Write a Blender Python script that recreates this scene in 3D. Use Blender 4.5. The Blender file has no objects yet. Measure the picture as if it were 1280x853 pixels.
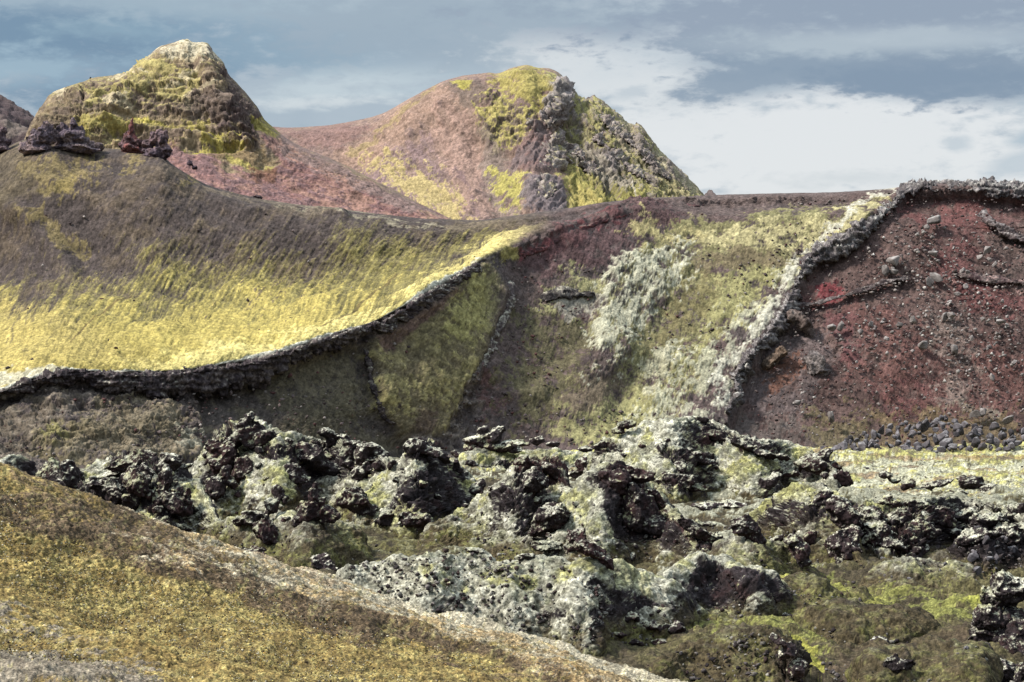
import bpy, bmesh, math, random
import numpy as np
from mathutils import Vector, Matrix

random.seed(7)
RNG = np.random.default_rng(7)
SC = bpy.context.scene
COL = SC.collection
F = 2388.6            # the lens, in pixels of a 1280 wide frame (30 degrees across)
CX, CY = 640.0, 426.5
CZ = 20.0             # eye height above the zero level of the basin

# ------------------------------------------------------------------ small maths
def lin(c):
    c = np.asarray(c, np.float64) / 255.0
    return np.where(c <= 0.04045, c / 12.92, ((c + 0.055) / 1.055) ** 2.4)

ALB = 0.5
def al(r, g, b, sat=0.86):
    c = lin((r, g, b)) * ALB
    return c * sat + (c @ np.array([.3, .6, .1])) * (1 - sat)

def W(u, v, Y):
    return np.stack([(u - CX) / F * Y, Y + 0 * u, CZ + (CY - v) / F * Y], -1)

def ss(a, b, x):
    t = np.clip((x - a) / (b - a), 0, 1)
    return t * t * (3 - 2 * t)

def mix(a, b, t):
    t = np.asarray(t)[..., None]
    return a * (1 - t) + b * t

def pchip(xk, yk, x):
    """monotone cubic through yk (K,N) at xk (K,), evaluated at x (M,) -> (M,N)"""
    xk = np.asarray(xk, float); yk = np.asarray(yk, float)
    if yk.ndim == 1:
        return pchip(xk, yk[:, None], x)[:, 0]
    h = np.diff(xk)[:, None]
    d = np.diff(yk, axis=0) / h
    m = np.zeros_like(yk)
    if len(xk) > 2:
        w1 = 2 * h[1:] + h[:-1]; w2 = h[1:] + 2 * h[:-1]
        ok = d[1:] * d[:-1] > 0
        with np.errstate(divide='ignore', invalid='ignore'):
            hm = (w1 + w2) / (w1 / d[:-1] + w2 / d[1:])
        m[1:-1] = np.where(ok, hm, 0)
    m[0] = d[0]; m[-1] = d[-1]
    x = np.clip(x, xk[0], xk[-1])
    i = np.clip(np.searchsorted(xk, x, 'right') - 1, 0, len(xk) - 2)
    hh = (xk[i + 1] - xk[i])[:, None]
    t = ((x - xk[i]) / (xk[i + 1] - xk[i]))[:, None]
    return ((1 + 2 * t) * (1 - t) ** 2 * yk[i] + t * (1 - t) ** 2 * hh * m[i]
            + t * t * (3 - 2 * t) * yk[i + 1] + t * t * (t - 1) * hh * m[i + 1])

# ------------------------------------------------------------------ noise volumes
def fbm_vol(seed, H=0.7, n=128):
    r = np.random.default_rng(seed)
    f = np.fft.rfftn(r.standard_normal((n, n, n)).astype(np.float32))
    k = np.fft.fftfreq(n) * n
    kz = np.fft.rfftfreq(n) * n
    kk = np.sqrt(k[:, None, None] ** 2 + k[None, :, None] ** 2 + kz[None, None, :] ** 2)
    kk[0, 0, 0] = 1
    a = kk ** -(H + 1.5)
    a[kk < 2.5] *= 0.35
    a[0, 0, 0] = 0
    v = np.fft.irfftn(f * a, s=(n, n, n)).astype(np.float32)
    return v / v.std()

def worley_vol(seed, n=120, cells=12):
    r = np.random.default_rng(seed)
    pts = r.random((cells, cells, cells, 3)).astype(np.float32)
    g = (np.arange(n, dtype=np.float32) + 0.5) / n * cells
    X, Y, Z = np.meshgrid(g, g, g, indexing='ij')
    ci = np.floor(X).astype(int); cj = np.floor(Y).astype(int); ck = np.floor(Z).astype(int)
    val = r.random((cells, cells, cells)).astype(np.float32); vid = np.zeros(X.shape, np.float32)
    f1 = np.full(X.shape, 9, np.float32); f2 = np.full(X.shape, 9, np.float32)
    for i in (-1, 0, 1):
        for j in (-1, 0, 1):
            for k in (-1, 0, 1):
                p = pts[(ci + i) % cells, (cj + j) % cells, (ck + k) % cells]
                d = (p[..., 0] + ci + i - X) ** 2 + (p[..., 1] + cj + j - Y) ** 2 + (p[..., 2] + ck + k - Z) ** 2
                lo = np.minimum(f1, d); vid = np.where(d < f1, val[(ci + i) % cells, (cj + j) % cells, (ck + k) % cells], vid)
                f2 = np.minimum(f2, np.maximum(f1, d)); f1 = lo
    return np.sqrt(f1), np.sqrt(f2) - np.sqrt(f1), vid

VA, VB = fbm_vol(1), fbm_vol(2)
VR = fbm_vol(3, H=0.3)
WF1, WE, WID = worley_vol(4)
_q = np.linalg.qr(np.random.default_rng(9).standard_normal((3, 3)))[0]
ROT = [np.eye(3), _q, _q @ _q, _q.T]

def look(vol, P, period, rot=1, off=0.0):
    """trilinear look-up of a tiling noise volume that repeats every `period` metres (a 3-vector is allowed)"""
    n = vol.shape[0]
    Q = (P / np.asarray(period, float)) @ ROT[rot].T if np.ndim(period) == 0 else ((P @ ROT[0].T) / np.asarray(period, float))
    Q = (Q + off * 0.731) * n
    sh = Q.shape[:-1]
    Q = Q.reshape(-1, 3)
    i0 = np.floor(Q).astype(np.int64)
    f = (Q - i0).astype(np.float32)
    i0 %= n; i1 = (i0 + 1) % n
    fl = vol.reshape(-1)
    ax, bx = i0[:, 0] * n * n, i1[:, 0] * n * n
    ay, by = i0[:, 1] * n, i1[:, 1] * n
    az, bz = i0[:, 2], i1[:, 2]
    fx, fy, fz = f[:, 0], f[:, 1], f[:, 2]
    def l(x, y):
        return fl[x + y + az] * (1 - fz) + fl[x + y + bz] * fz
    r = (l(ax, ay) * (1 - fy) + l(ax, by) * fy) * (1 - fx) + (l(bx, ay) * (1 - fy) + l(bx, by) * fy) * fx
    return r.reshape(sh)

def fb(P, size, rot=1, off=0.0, vol=None):
    """fractal noise (about -1..1) whose largest lumps are about `size` metres across"""
    return look(VA if vol is None else vol, P, np.asarray(size, float) * 3.0 if np.ndim(size) else size * 3.0, rot, off) * 0.6

def ridged(P, size, rot=1, off=0.0):
    return 1 - 2 * np.abs(fb(P, size, rot, off, VB)) * 1.2

def cell(P, size, rot=1, off=0.0):
    """cushions: 1 in the middle of a cell, 0 at its edge"""
    return 1 - np.clip(look(WF1, P, np.asarray(size, float) * 12, rot, off), 0, 1)

def crack(P, size, rot=1, off=0.0):
    return np.clip(look(WE, P, np.asarray(size, float) * 12, rot, off), 0, 1)

def terrace(P, period, dip=0.0, wob=1.5, off=0.0):
    k = period
    s = (P[..., 2] + dip * P[..., 0] + wob * fb(P, (9 * k, 9 * k, 5 * k), 0, off) + .16 * wob * fb(P, (3 * k, 3 * k, 1.5 * k), 0, off + .5)) / period
    f = s - np.floor(s)
    return (1 - f) * ss(0, .18, f)

def grit(shape, smooth=0):
    return RNG.standard_normal(shape).astype(np.float32)

def step(P, size, rot=1, off=0.0):
    """one value per block of rock, with a sharp edge between blocks (-.5 .. .5)"""
    n = WID.shape[0]
    Q = (P / (np.asarray(size, float) * 12)) if np.ndim(size) else (P / (size * 12.0)) @ ROT[rot].T
    Q = np.floor((Q + off * .377) * n).astype(np.int64) % n
    return WID[Q[..., 0], Q[..., 1], Q[..., 2]] - .5

def uvstep(U, V, ang, length, width, off=0.0):
    a = math.radians(ang)
    t = U * math.cos(a) + V * math.sin(a); n = -U * math.sin(a) + V * math.cos(a)
    return step(np.stack([t / length, n / width, np.full_like(t, off * 1.7)], -1), (1, 1, 1))

def streak(U, V, ang, length, width, off=0.0):
    """noise drawn out along the fall of a slope, in the slope's own two coordinates"""
    a = math.radians(ang)
    t = U * math.cos(a) + V * math.sin(a); n = -U * math.sin(a) + V * math.cos(a)
    Q = np.stack([t / length, n / width, np.full_like(t, off * 1.7)], -1)
    Q2 = np.stack([t / length * .45 + 3.3, n / width * .31 + .06 * t / width, np.full_like(t, off * 2.3)], -1)
    return (look(VA, Q, 3.0, 0) * .55 + look(VB, Q2, 3.0, 0) * .65) * 0.6

# ------------------------------------------------------------------ masks drawn on a sheet's own (u, v)
def inpoly(U, V, poly, feather=8.0):
    poly = np.asarray(poly, float)
    out = np.zeros(U.shape, np.float32)
    f = feather
    sel = (U > poly[:, 0].min() - f) & (U < poly[:, 0].max() + f) & (V > poly[:, 1].min() - f) & (V < poly[:, 1].max() + f)
    if not sel.any():
        return out
    u = U[sel]; v = V[sel]
    ins = np.zeros(u.shape, bool); d2 = np.full(u.shape, 1e9)
    n = len(poly)
    for i in range(n):
        x0, y0 = poly[i]; x1, y1 = poly[(i + 1) % n]
        dx, dy = x1 - x0, y1 - y0
        t = np.clip(((u - x0) * dx + (v - y0) * dy) / max(dx * dx + dy * dy, 1e-9), 0, 1)
        d2 = np.minimum(d2, (u - x0 - t * dx) ** 2 + (v - y0 - t * dy) ** 2)
        if y0 != y1:
            c = ((y0 > v) != (y1 > v)) & (u < dx * (v - y0) / (y1 - y0) + x0)
            ins ^= c
    sd = np.sqrt(d2) * np.where(ins, 1, -1)
    out[sel] = ss(-f, f, sd)
    return out

def online(U, V, pts, width):
    """1 on a polyline, falling to 0 at `width` pixels from it; width may be one per point"""
    pts = np.asarray(pts, float)
    out = np.zeros(U.shape, np.float32)
    wm = np.max(width)
    sel = (U > pts[:, 0].min() - wm) & (U < pts[:, 0].max() + wm) & (V > pts[:, 1].min() - wm) & (V < pts[:, 1].max() + wm)
    if not sel.any():
        return out
    u = U[sel]; v = V[sel]; best = np.zeros(u.shape)
    ws = np.broadcast_to(np.asarray(width, float), (len(pts),))
    for i in range(len(pts) - 1):
        x0, y0 = pts[i, :2]; x1, y1 = pts[i + 1, :2]
        dx, dy = x1 - x0, y1 - y0
        t = np.clip(((u - x0) * dx + (v - y0) * dy) / max(dx * dx + dy * dy, 1e-9), 0, 1)
        d = np.sqrt((u - x0 - t * dx) ** 2 + (v - y0 - t * dy) ** 2)
        best = np.maximum(best, 1 - d / (ws[i] * (1 - t) + ws[i + 1] * t))
    out[sel] = ss(0, 1, np.clip(best, 0, 1))
    return out

def ellip(U, V, c):
    u, v, a, b = c[:4]
    th = math.radians(c[4]) if len(c) > 4 else 0
    x = (U - u) * math.cos(th) + (V - v) * math.sin(th); y = -(U - u) * math.sin(th) + (V - v) * math.cos(th)
    return ss(1.25, 0.6, np.sqrt((x / a) ** 2 + (y / b) ** 2))

# ------------------------------------------------------------------ objects
def tag(o, label=None, cat=None, group=None, kind=None):
    if label: o['label'] = label
    if cat: o['category'] = cat
    if group: o['group'] = group
    if kind: o['kind'] = kind
    return o

def mesh_from(name, P, quads, col=None, smooth=True):
    me = bpy.data.meshes.new(name)
    P = np.ascontiguousarray(P.reshape(-1, 3), np.float32)
    q = np.ascontiguousarray(quads, np.int32)
    k = q.shape[1]
    me.vertices.add(len(P)); me.vertices.foreach_set('co', P.ravel())
    me.loops.add(q.size); me.loops.foreach_set('vertex_index', q.ravel())
    me.polygons.add(len(q)); me.polygons.foreach_set('loop_start', np.arange(len(q), dtype=np.int32) * k)
    me.update(calc_edges=True)
    if smooth:
        me.polygons.foreach_set('use_smooth', np.ones(len(q), bool))
    if col is not None:
        set_col(me, col)
    return me

def set_col(me, col):
    c = np.ones((len(me.vertices), 4), np.float32)
    c[:, :3] = np.clip(col.reshape(-1, 3), 0.002, 0.9)
    a = me.color_attributes.new('Col', 'FLOAT_COLOR', 'POINT')
    a.data.foreach_set('color', c.ravel())

def grid_quads(R, C):
    i = np.arange(R * C, dtype=np.int32).reshape(R, C)
    return np.stack([i[:-1, :-1], i[:-1, 1:], i[1:, 1:], i[1:, :-1]], -1).reshape(-1, 4)

def grid_normals(P):
    du = np.gradient(P, axis=1); dr = np.gradient(P, axis=0)
    n = np.cross(du, dr)
    return n / np.maximum(np.linalg.norm(n, axis=-1, keepdims=True), 1e-9)

def link(name, me, mat, parent=None):
    o = bpy.data.objects.new(name, me)
    COL.objects.link(o)
    if mat: me.materials.append(mat)
    if parent: o.parent = parent
    return o

def ucols(u0, u1, step=1.25, lo=-20, hi=1300):
    a = []
    if u0 < lo: a.append(np.arange(u0, lo, 5.0))
    a.append(np.arange(max(u0, lo), min(u1, hi), step))
    if u1 > hi: a.append(np.arange(hi, u1 + 1, 5.0))
    return np.concatenate(a)

def sheet(curves, rows, U):
    """loft a surface through feature curves (lists of u, v, Y, running left to right); rows = rows per interval"""
    vs, ys = [], []
    for c in curves:
        c = np.asarray(c, float)
        vs.append(pchip(c[:, 0], c[:, 1], U)); ys.append(pchip(c[:, 0], c[:, 2], U))
    sk = np.concatenate([[0], np.cumsum(rows)]).astype(float)
    S = np.arange(int(sk[-1]) + 1)
    V = pchip(sk, np.array(vs), S); Y = pchip(sk, np.array(ys), S)
    return np.broadcast_to(U, V.shape).copy(), V, Y

class Surf:
    """remembers where a lofted surface lies, so that things can be stood on it"""
    def __init__(s, U, V, Y, top=None):
        s.u = U[0]; s.V = V[:top]; s.Y = Y[:top]
    def hit(s, u, v):
        if u < s.u[0] or u > s.u[-1]: return None
        c = int(np.clip(np.searchsorted(s.u, u), 0, len(s.u) - 1))
        vv = s.V[:, c]; d = np.nonzero((vv[:-1] >= v) & (vv[1:] <= v))[0]
        if not len(d): return None
        i = d[0]; t = (vv[i] - v) / max(vv[i] - vv[i + 1], 1e-6)
        return float(s.Y[i, c] * (1 - t) + s.Y[i + 1, c] * t)

def Yg(v, z=1.0):
    return (CZ - z) * F / (np.asarray(v, float) - CY)

# ------------------------------------------------------------------ materials
def material(name, fine=1.0, amt=0.35, bump=0.4, bdist=0.05, rough=0.95, rnd=0.0, base=None, spec=0.12, frost=None, grain=0.3, gamt=0.4):
    m = bpy.data.materials.new(name); m.use_nodes = True
    nt = m.node_tree; N = nt.nodes; L = nt.links
    b = N['Principled BSDF']
    b.inputs['Roughness'].default_value = rough
    b.inputs['Specular IOR Level'].default_value = spec
    tc = N.new('ShaderNodeNewGeometry') if rnd == 0 else N.new('ShaderNodeTexCoord')
    pos = tc.outputs['Position'] if rnd == 0 else tc.outputs['Object']
    n1 = N.new('ShaderNodeTexNoise'); n1.inputs['Scale'].default_value = 1.0 / fine
    n1.inputs['Detail'].default_value = 5; n1.inputs['Roughness'].default_value = 0.7
    L.new(pos, n1.inputs['Vector'])
    mr = N.new('ShaderNodeMapRange')
    mr.inputs[1].default_value = 0.3; mr.inputs[2].default_value = 0.7
    mr.inputs[3].default_value = 1 - amt; mr.inputs[4].default_value = 1 + amt
    L.new(n1.outputs['Fac'], mr.inputs[0])
    if base is None:
        at = N.new('ShaderNodeVertexColor'); at.layer_name = 'Col'; col = at.outputs['Color']
    else:
        rg = N.new('ShaderNodeRGB'); rg.outputs[0].default_value = (*base, 1); col = rg.outputs[0]
    val = mr.outputs[0]
    hgt = n1.outputs['Fac']
    for gs, ga in ((grain, gamt), (grain * 2.7, gamt * .7)):      # grains and small stones, each its own shade
        vo = N.new('ShaderNodeTexVoronoi'); vo.inputs['Scale'].default_value = 1.0 / gs
        L.new(pos, vo.inputs['Vector'])
        sc_ = N.new('ShaderNodeSeparateColor'); L.new(vo.outputs['Color'], sc_.inputs[0])
        gm = N.new('ShaderNodeMapRange'); gm.inputs[3].default_value = 1 - ga; gm.inputs[4].default_value = 1 + ga
        L.new(sc_.outputs[0], gm.inputs[0])
        mu = N.new('ShaderNodeMath'); mu.operation = 'MULTIPLY'; L.new(val, mu.inputs[0]); L.new(gm.outputs[0], mu.inputs[1]); val = mu.outputs[0]
        su = N.new('ShaderNodeMath'); su.operation = 'MULTIPLY_ADD'; su.inputs[1].default_value = -.5 if gs == grain else -.8
        L.new(vo.outputs['Distance'], su.inputs[0]); L.new(hgt, su.inputs[2]); hgt = su.outputs[0]
    if rnd:
        oi = N.new('ShaderNodeObjectInfo'); m2 = N.new('ShaderNodeMapRange')
        m2.inputs[3].default_value = 1 - rnd; m2.inputs[4].default_value = 1 + rnd
        L.new(oi.outputs['Random'], m2.inputs[0])
        mm = N.new('ShaderNodeMath'); mm.operation = 'MULTIPLY'
        L.new(val, mm.inputs[0]); L.new(m2.outputs[0], mm.inputs[1]); val = mm.outputs[0]
    vm = N.new('ShaderNodeVectorMath'); vm.operation = 'SCALE'
    L.new(col, vm.inputs[0]); L.new(val, vm.inputs['Scale'])
    out = vm.outputs[0]
    if frost is not None:      # lichen and dry moss settle on the faces that look up
        ge = N.new('ShaderNodeNewGeometry'); sx = N.new('ShaderNodeSeparateXYZ')
        L.new(ge.outputs['Normal'], sx.inputs[0])
        n2 = N.new('ShaderNodeTexNoise'); n2.inputs['Scale'].default_value = frost[3]; n2.inputs['Detail'].default_value = 4
        L.new(pos, n2.inputs['Vector'])
        ad = N.new('ShaderNodeMath'); ad.operation = 'MULTIPLY_ADD'; ad.inputs[1].default_value = 1.3
        L.new(n2.outputs['Fac'], ad.inputs[0]); L.new(sx.outputs['Z'], ad.inputs[2])
        m3 = N.new('ShaderNodeMapRange'); m3.interpolation_type = 'SMOOTHSTEP'
        m3.inputs[1].default_value = frost[1]; m3.inputs[2].default_value = frost[2]
        L.new(ad.outputs[0], m3.inputs[0])
        mx = N.new('ShaderNodeMix'); mx.data_type = 'RGBA'
        L.new(m3.outputs[0], mx.inputs[0]); L.new(out, mx.inputs[6]); mx.inputs[7].default_value = (*frost[0], 1)
        out = mx.outputs[2]
    L.new(out, b.inputs['Base Color'])
    bp = N.new('ShaderNodeBump'); bp.inputs['Strength'].default_value = bump; bp.inputs['Distance'].default_value = bdist
    L.new(hgt, bp.inputs['Height']); L.new(bp.outputs[0], b.inputs['Normal'])
    return m
# ================================================================== THE HILLS
def warp(U, V, P, size, amp):
    return U + amp * fb(P, size, 1, 0.3), V + amp * fb(P, size, 2, 0.9)

def lay(C, m, color, soft=0.25, noise=None, k=0.6, op=1.0):
    """cover colour C with `color` where mask m (broken up by noise) passes one half"""
    if noise is not None:
        noise = noise + .28 * grit(m.shape)
        m = ss(0.5 - soft, 0.5 + soft, m * (1 + k) - k * 0.5 + k * noise * (m > 0.001)) * (m > 0.001)
    return mix(C, np.broadcast_to(color, C.shape), np.clip(m * op, 0, 1))

HILL_MAT = material('cinder_and_moss_slope', fine=0.9, amt=0.4, bump=0.6, bdist=0.18, grain=.30, gamt=.24)
FAR_MAT = material('far_slope', fine=1.6, amt=0.3, bump=0.6, bdist=0.40, grain=.6, gamt=.2)
NEAR_MAT = material('near_mossy_gravel', fine=0.12, amt=0.4, bump=0.7, bdist=0.03, grain=.045, gamt=.5)
LAVA_MAT = material('lava_moss_ground', fine=0.25, amt=0.4, bump=0.6, bdist=0.10, grain=.15, gamt=.42)
CRAG_MAT = material('clinker_lava', fine=0.3, amt=0.45, bump=0.6, bdist=0.10, grain=.16, gamt=.38)
LEDGE_MAT = material('welded_lava_band', fine=0.6, amt=0.4, bump=0.6, bdist=0.2, grain=.4, gamt=.35)

# ---------------------------------------------------------------- crater hill with the bowl behind its rim
def crater_hill():
    U0 = ucols(-180, 1460)
    foot = [(-180, 602, 258), (0, 596, 266), (200, 588, 280), (400, 577, 300), (600, 567, 322), (800, 563, 330), (1000, 562, 332), (1460, 562, 334)]
    L = [(-180, 512, 284), (0, 489, 291), (40, 474, 293), (90, 462, 295), (130, 465, 296), (200, 464, 299), (250, 460, 302), (300, 452, 306),
         (350, 440, 310), (380, 430, 313), (430, 414, 318), (470, 402, 323), (500, 387, 328), (530, 367, 334), (560, 350, 341), (590, 332, 349),
         (605, 322, 354), (660, 298, 366), (720, 281, 374), (780, 268, 380), (850, 264, 384), (900, 268, 382), (1000, 272, 378), (1100, 268, 374), (1280, 268, 372), (1460, 272, 372)]
    L = np.array(L, float)
    low = L.copy(); low[:, 1] += 12
    low[:, 2] += np.interp(L[:, 0], [-180, 500, 605, 700], [0.5, 0.5, -1, -2])
    midc = np.array(L)
    fv = np.interp(L[:, 0], [c[0] for c in foot], [c[1] for c in foot]); fy = np.interp(L[:, 0], [c[0] for c in foot], [c[2] for c in foot])
    midc[:, 1] = 0.5 * (fv + low[:, 1]); midc[:, 2] = fy + 0.53 * (low[:, 2] - fy)
    crest = [(-180, 205, 425), (0, 187, 415), (25, 177, 412), (60, 168, 410), (100, 182, 408), (150, 187, 405), (200, 194, 403), (215, 206, 402), (240, 222, 401), (260, 232, 400),
             (290, 240, 399), (330, 250, 398), (380, 258, 397), (430, 263, 397), (480, 268, 397), (540, 273, 397), (590, 275, 398), (640, 270, 399), (700, 262, 400), (760, 252, 401),
             (820, 247, 402), (880, 245, 402), (950, 243, 400), (1020, 241, 397), (1080, 238, 394), (1130, 234, 391), (1180, 229, 389), (1220, 229, 388), (1280, 234, 387), (1460, 246, 386)]
    crest = np.array(crest, float)
    bowl = np.array(crest)     # a concave bowl: gentle by the rim, steeper to the ridge
    Lv = np.interp(crest[:, 0], L[:, 0], L[:, 1]); LY = np.interp(crest[:, 0], L[:, 0], L[:, 2])
    bowl[:, 1] = Lv + 0.42 * (crest[:, 1] - Lv); bowl[:, 2] = LY + 0.55 * (crest[:, 2] - LY)
    back = np.array(crest); back[:, 1] += 40; back[:, 2] += 60
    back2 = np.array(crest); back2[:, 1] += 120; back2[:, 2] += 140
    pre = np.array(foot, float); pre[:, 2] -= 12; pre[:, 1] = CY + (CZ + 1.5) * F / pre[:, 2]
    U, V, Y = sheet([pre, foot, midc, low, L, bowl, crest, back, back2], [8, 62, 62, 10, 75, 75, 12, 6], U0) if False else sheet(
        [pre, foot, midc, low, L, bowl, crest, back, back2], [8, 70, 70, 10, 95, 95, 12, 6], U0)
    P = W(U, V, Y)
    N = grid_normals(P)
    Pn = P.copy()
    n25, n8, n3, n1 = fb(P, 30), fb(P, 9, 2), fb(P, 3, 3), fb(P, 1.2, 1, .5)
    u, v = U + 7 * n8 + 3 * n3, V + 6 * fb(P, 9, 3, .4) + 3 * fb(P, 3, 1, .7)
    Lc = np.interp(U0, L[:, 0], L[:, 1])[None, :]
    below = ss(-3, 5, V - Lc) * ss(640, 590, U)               # scarp under the left rim
    inbowl = (1 - ss(-4, 3, V - Lc)) * ss(700, 600, U)
    # the right-hand scar is cut back behind the lava lip that bounds it
    scar_poly = [(905, 560), (912, 522), (928, 500), (924, 480), (945, 450), (960, 420), (983, 395), (993, 370), (1008, 347), (1020, 323), (1048, 303), (1076, 288), (1092, 270), (1114, 258), (1134, 242), (1165, 236), (1290, 238), (1470, 250), (1470, 575)]
    scar = inpoly(U + 3 * n3, V + 3 * n1, scar_poly, 5)
    recess = inpoly(U, V, [(246, 478), (300, 478), (360, 458), (420, 436), (458, 430), (470, 470), (486, 530), (530, 560), (560, 610), (240, 610), (262, 540)], 6)
    apron = inpoly(U + 4 * n3, V, [(458, 428), (520, 392), (606, 326), (634, 362), (632, 385), (610, 425), (585, 480), (556, 540), (540, 545), (500, 540), (478, 505)], 5)
    gully = inpoly(U, V, [(636, 330), (700, 310), (760, 340), (740, 420), (700, 500), (700, 560), (560, 560), (590, 480), (615, 430), (640, 380)], 14)
    nose = inpoly(U + 6 * n3, V + 6 * n3, [(745, 372), (790, 318), (850, 302), (880, 320), (868, 350), (820, 380), (800, 420), (768, 470), (735, 480), (745, 420)], 12)
    nose2 = inpoly(U + 6 * n3, V + 6 * n3, [(800, 540), (820, 470), (850, 440), (880, 430), (930, 385), (990, 345), (1000, 365), (970, 405), (930, 450), (905, 520), (860, 545)], 12)
    hump = inpoly(U, V, [(640, 490), (690, 470), (720, 440), (770, 420), (800, 440), (770, 480), (760, 520), (690, 520)], 16)
    rough = np.clip(0.15 + 0.7 * below + 0.3 * nose + 0.3 * nose2 + 0.25 * scar, 0, 1.3)
    rock = ridged(P, (7, 7, 2.6)) * 0.32 + ridged(P, 2.2, 2) * 0.2
    D = 0.8 * n25 + 0.14 * n8 + (0.06 + 0.10 * rough) * n3 + 0.06 * n1 + (.035 + .03 * rough) * grit(V.shape)
    D += rough * rock * 0.9 * (.5 * below * (1 - recess * 0.8) * (1 - apron) + .15 * nose + 0.15 * nose2 + 0.2 * scar)
    D += 0.12 * (cell(P, 1.7, 2) - 0.5) * rough
    D += -2.6 * scar - 2.2 * recess * below - 1.2 * gully + 1.1 * nose + .7 * nose2 + 1.0 * apron + 1.6 * hump
    fall = streak(U, V, 112, 34, 3.0, 3.0)     # fine runnels down the open face
    st = streak(U, V, 143, 60, 6.0)           # rills running down into the bowl
    rill = streak(U, V, 129, 40, 2.1, 2.0)
    rillm = inbowl * (0.35 + 0.65 * inpoly(U, V, [(180, 280), (420, 270), (600, 300), (560, 340), (420, 400), (250, 420), (100, 420), (60, 330)], 30))
    D += rillm * (0.13 * st + 0.12 * rill) + (1 - inbowl) * .06 * fall * (1 - nose) * (1 - nose2)
    rbs = streak(U, V, 128, 34, 6.5, 7.0); rbs2 = streak(U, V, 122, 16, 3.0, 8.0)
    D += (nose + nose2) * (.08 * rbs + .30 * uvstep(U + 5 * n3, V + 4 * n1, 128, 16, 6) + .12 * uvstep(U + 3 * n3, V + 3 * n1, 128, 7, 3.2, 2))
    D += below * (1 - recess) * (1 - apron) * (.9 * step(P + n3[..., None] * .6, (5, 5, 1.8)) + .4 * step(P, 1.6, 2)) + below * (1 - recess) * (1 - apron) * (.55 * (terrace(P, 2.6, 0, 3.0) - .4) + .35 * n8)
    D += inbowl * 0.10 * (cell(P, 1.0, 1) - 0.5)
    spur = online(U, V, [(0, 260), (30, 270), (60, 300), (85, 330)], 22)
    D += 1.5 * spur
    bank = online(U, V, [(250, 238), (300, 262), (350, 258), (430, 270)], 12)
    D += 0.9 * bank
    lip = online(U, V, [(640, 312), (700, 290), (770, 268), (830, 256), (900, 252), (1010, 250)], 7)
    D += 0.8 * lip * (0.6 + 0.8 * n3)
    crv = np.interp(U0, crest[:, 0], crest[:, 1])[None, :]
    D *= ss(0, 6, np.arange(V.shape[0]))[:, None] * (.2 + .8 * ss(0, 10, V - crv))
    P = P + N * D[..., None]
    N2 = grid_normals(P)
    up = N2[..., 2]
    # ---------------- colour
    C = mix(np.broadcast_to(al(98, 86, 84), P.shape), np.broadcast_to(al(116, 96, 92), P.shape), ss(-.8, .8, n8))
    C = mix(C, np.broadcast_to(al(78, 66, 66), P.shape), ss(.1, 1.2, n3) * .7)
    olive, moss, pale = al(112, 104, 62), al(186, 172, 78), al(216, 212, 190)
    # bowl, its shadowed upper part painted in as darker ground
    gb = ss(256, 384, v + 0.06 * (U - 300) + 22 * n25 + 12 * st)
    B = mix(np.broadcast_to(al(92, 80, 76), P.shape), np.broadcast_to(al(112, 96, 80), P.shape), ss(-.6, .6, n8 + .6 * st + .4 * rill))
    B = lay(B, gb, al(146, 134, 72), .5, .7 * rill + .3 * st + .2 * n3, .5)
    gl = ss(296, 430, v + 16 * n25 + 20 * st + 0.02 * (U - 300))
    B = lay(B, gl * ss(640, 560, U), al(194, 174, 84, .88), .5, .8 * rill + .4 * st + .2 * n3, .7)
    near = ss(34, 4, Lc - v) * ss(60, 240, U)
    B = lay(B, near, al(234, 214, 122, .86), .45, .2 * n3 + .5 * rill, .6, .9)  # pale moss, with the sunlit band by the rim painted into its colour
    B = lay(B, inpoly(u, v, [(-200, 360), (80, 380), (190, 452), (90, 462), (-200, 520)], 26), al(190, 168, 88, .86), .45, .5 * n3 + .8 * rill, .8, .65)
    B = lay(B, ss(.25, 1.0, rill * .6 + st) * inpoly(U, V, [(190, 300), (330, 285), (470, 280), (560, 310), (480, 350), (350, 380), (230, 400)], 30), al(98, 84, 70), .35, n3, .8, .9)
    B = lay(B, ss(.3, 1.0, streak(U, V, 118, 40, 7, 4)) * inpoly(U, V, [(-180, 270), (20, 270), (90, 340), (70, 430), (-180, 470)], 20), al(104, 90, 70), .3, n3, .5, .7)
    for pl, w in (([(40, 270), (75, 300), (100, 305)], 14), ([(30, 218), (110, 200), (120, 215), (70, 245)], 0), ([(60, 245), (85, 235)], 12), ([(150, 205), (175, 200)], 7), ([(222, 232), (240, 228)], 6), ([(285, 228), (300, 240)], 6), ([(120, 185), (132, 205)], 5)):
        m = online(u, v, pl, w) if w else inpoly(u, v, pl, 14)
        B = lay(B, m, al(168, 146, 72), .5, n3 + n1 + fall, 1.3, .42)
    B = lay(B, inpoly(u, v, [(-180, 190), (40, 190), (60, 250), (-180, 300)], 20), al(118, 104, 74), .4, n3, .6, .5)
    B = lay(B, online(u, v, [(330, 256), (380, 260), (450, 270), (530, 280), (575, 284)], 3.5), al(170, 158, 130), .4, n1, .4, .7)
    B = lay(B, online(u, v, [(255, 235), (300, 252), (360, 262), (420, 268)], 9), al(134, 118, 98), .4, n3, .5, .6)
    B = lay(B, online(U, V, [(500, 345), (470, 366), (430, 390), (400, 407)], 1.8), al(122, 104, 60), .4, n1, .2, .9)
    B = lay(B, online(U, V, [(165, 365), (130, 385), (105, 408), (88, 425)], 1.8), al(120, 100, 56), .4, n1, .2, .9)
    B = lay(B, online(u, v, [(560, 282), (640, 276), (720, 266), (800, 255)], 14), al(128, 112, 90), .4, n3, .5, .8)
    shelf = inpoly(u, v, [(-200, 470), (-20, 466), (40, 460), (95, 458), (84, 464), (0, 484), (-200, 512)], 4)
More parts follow.
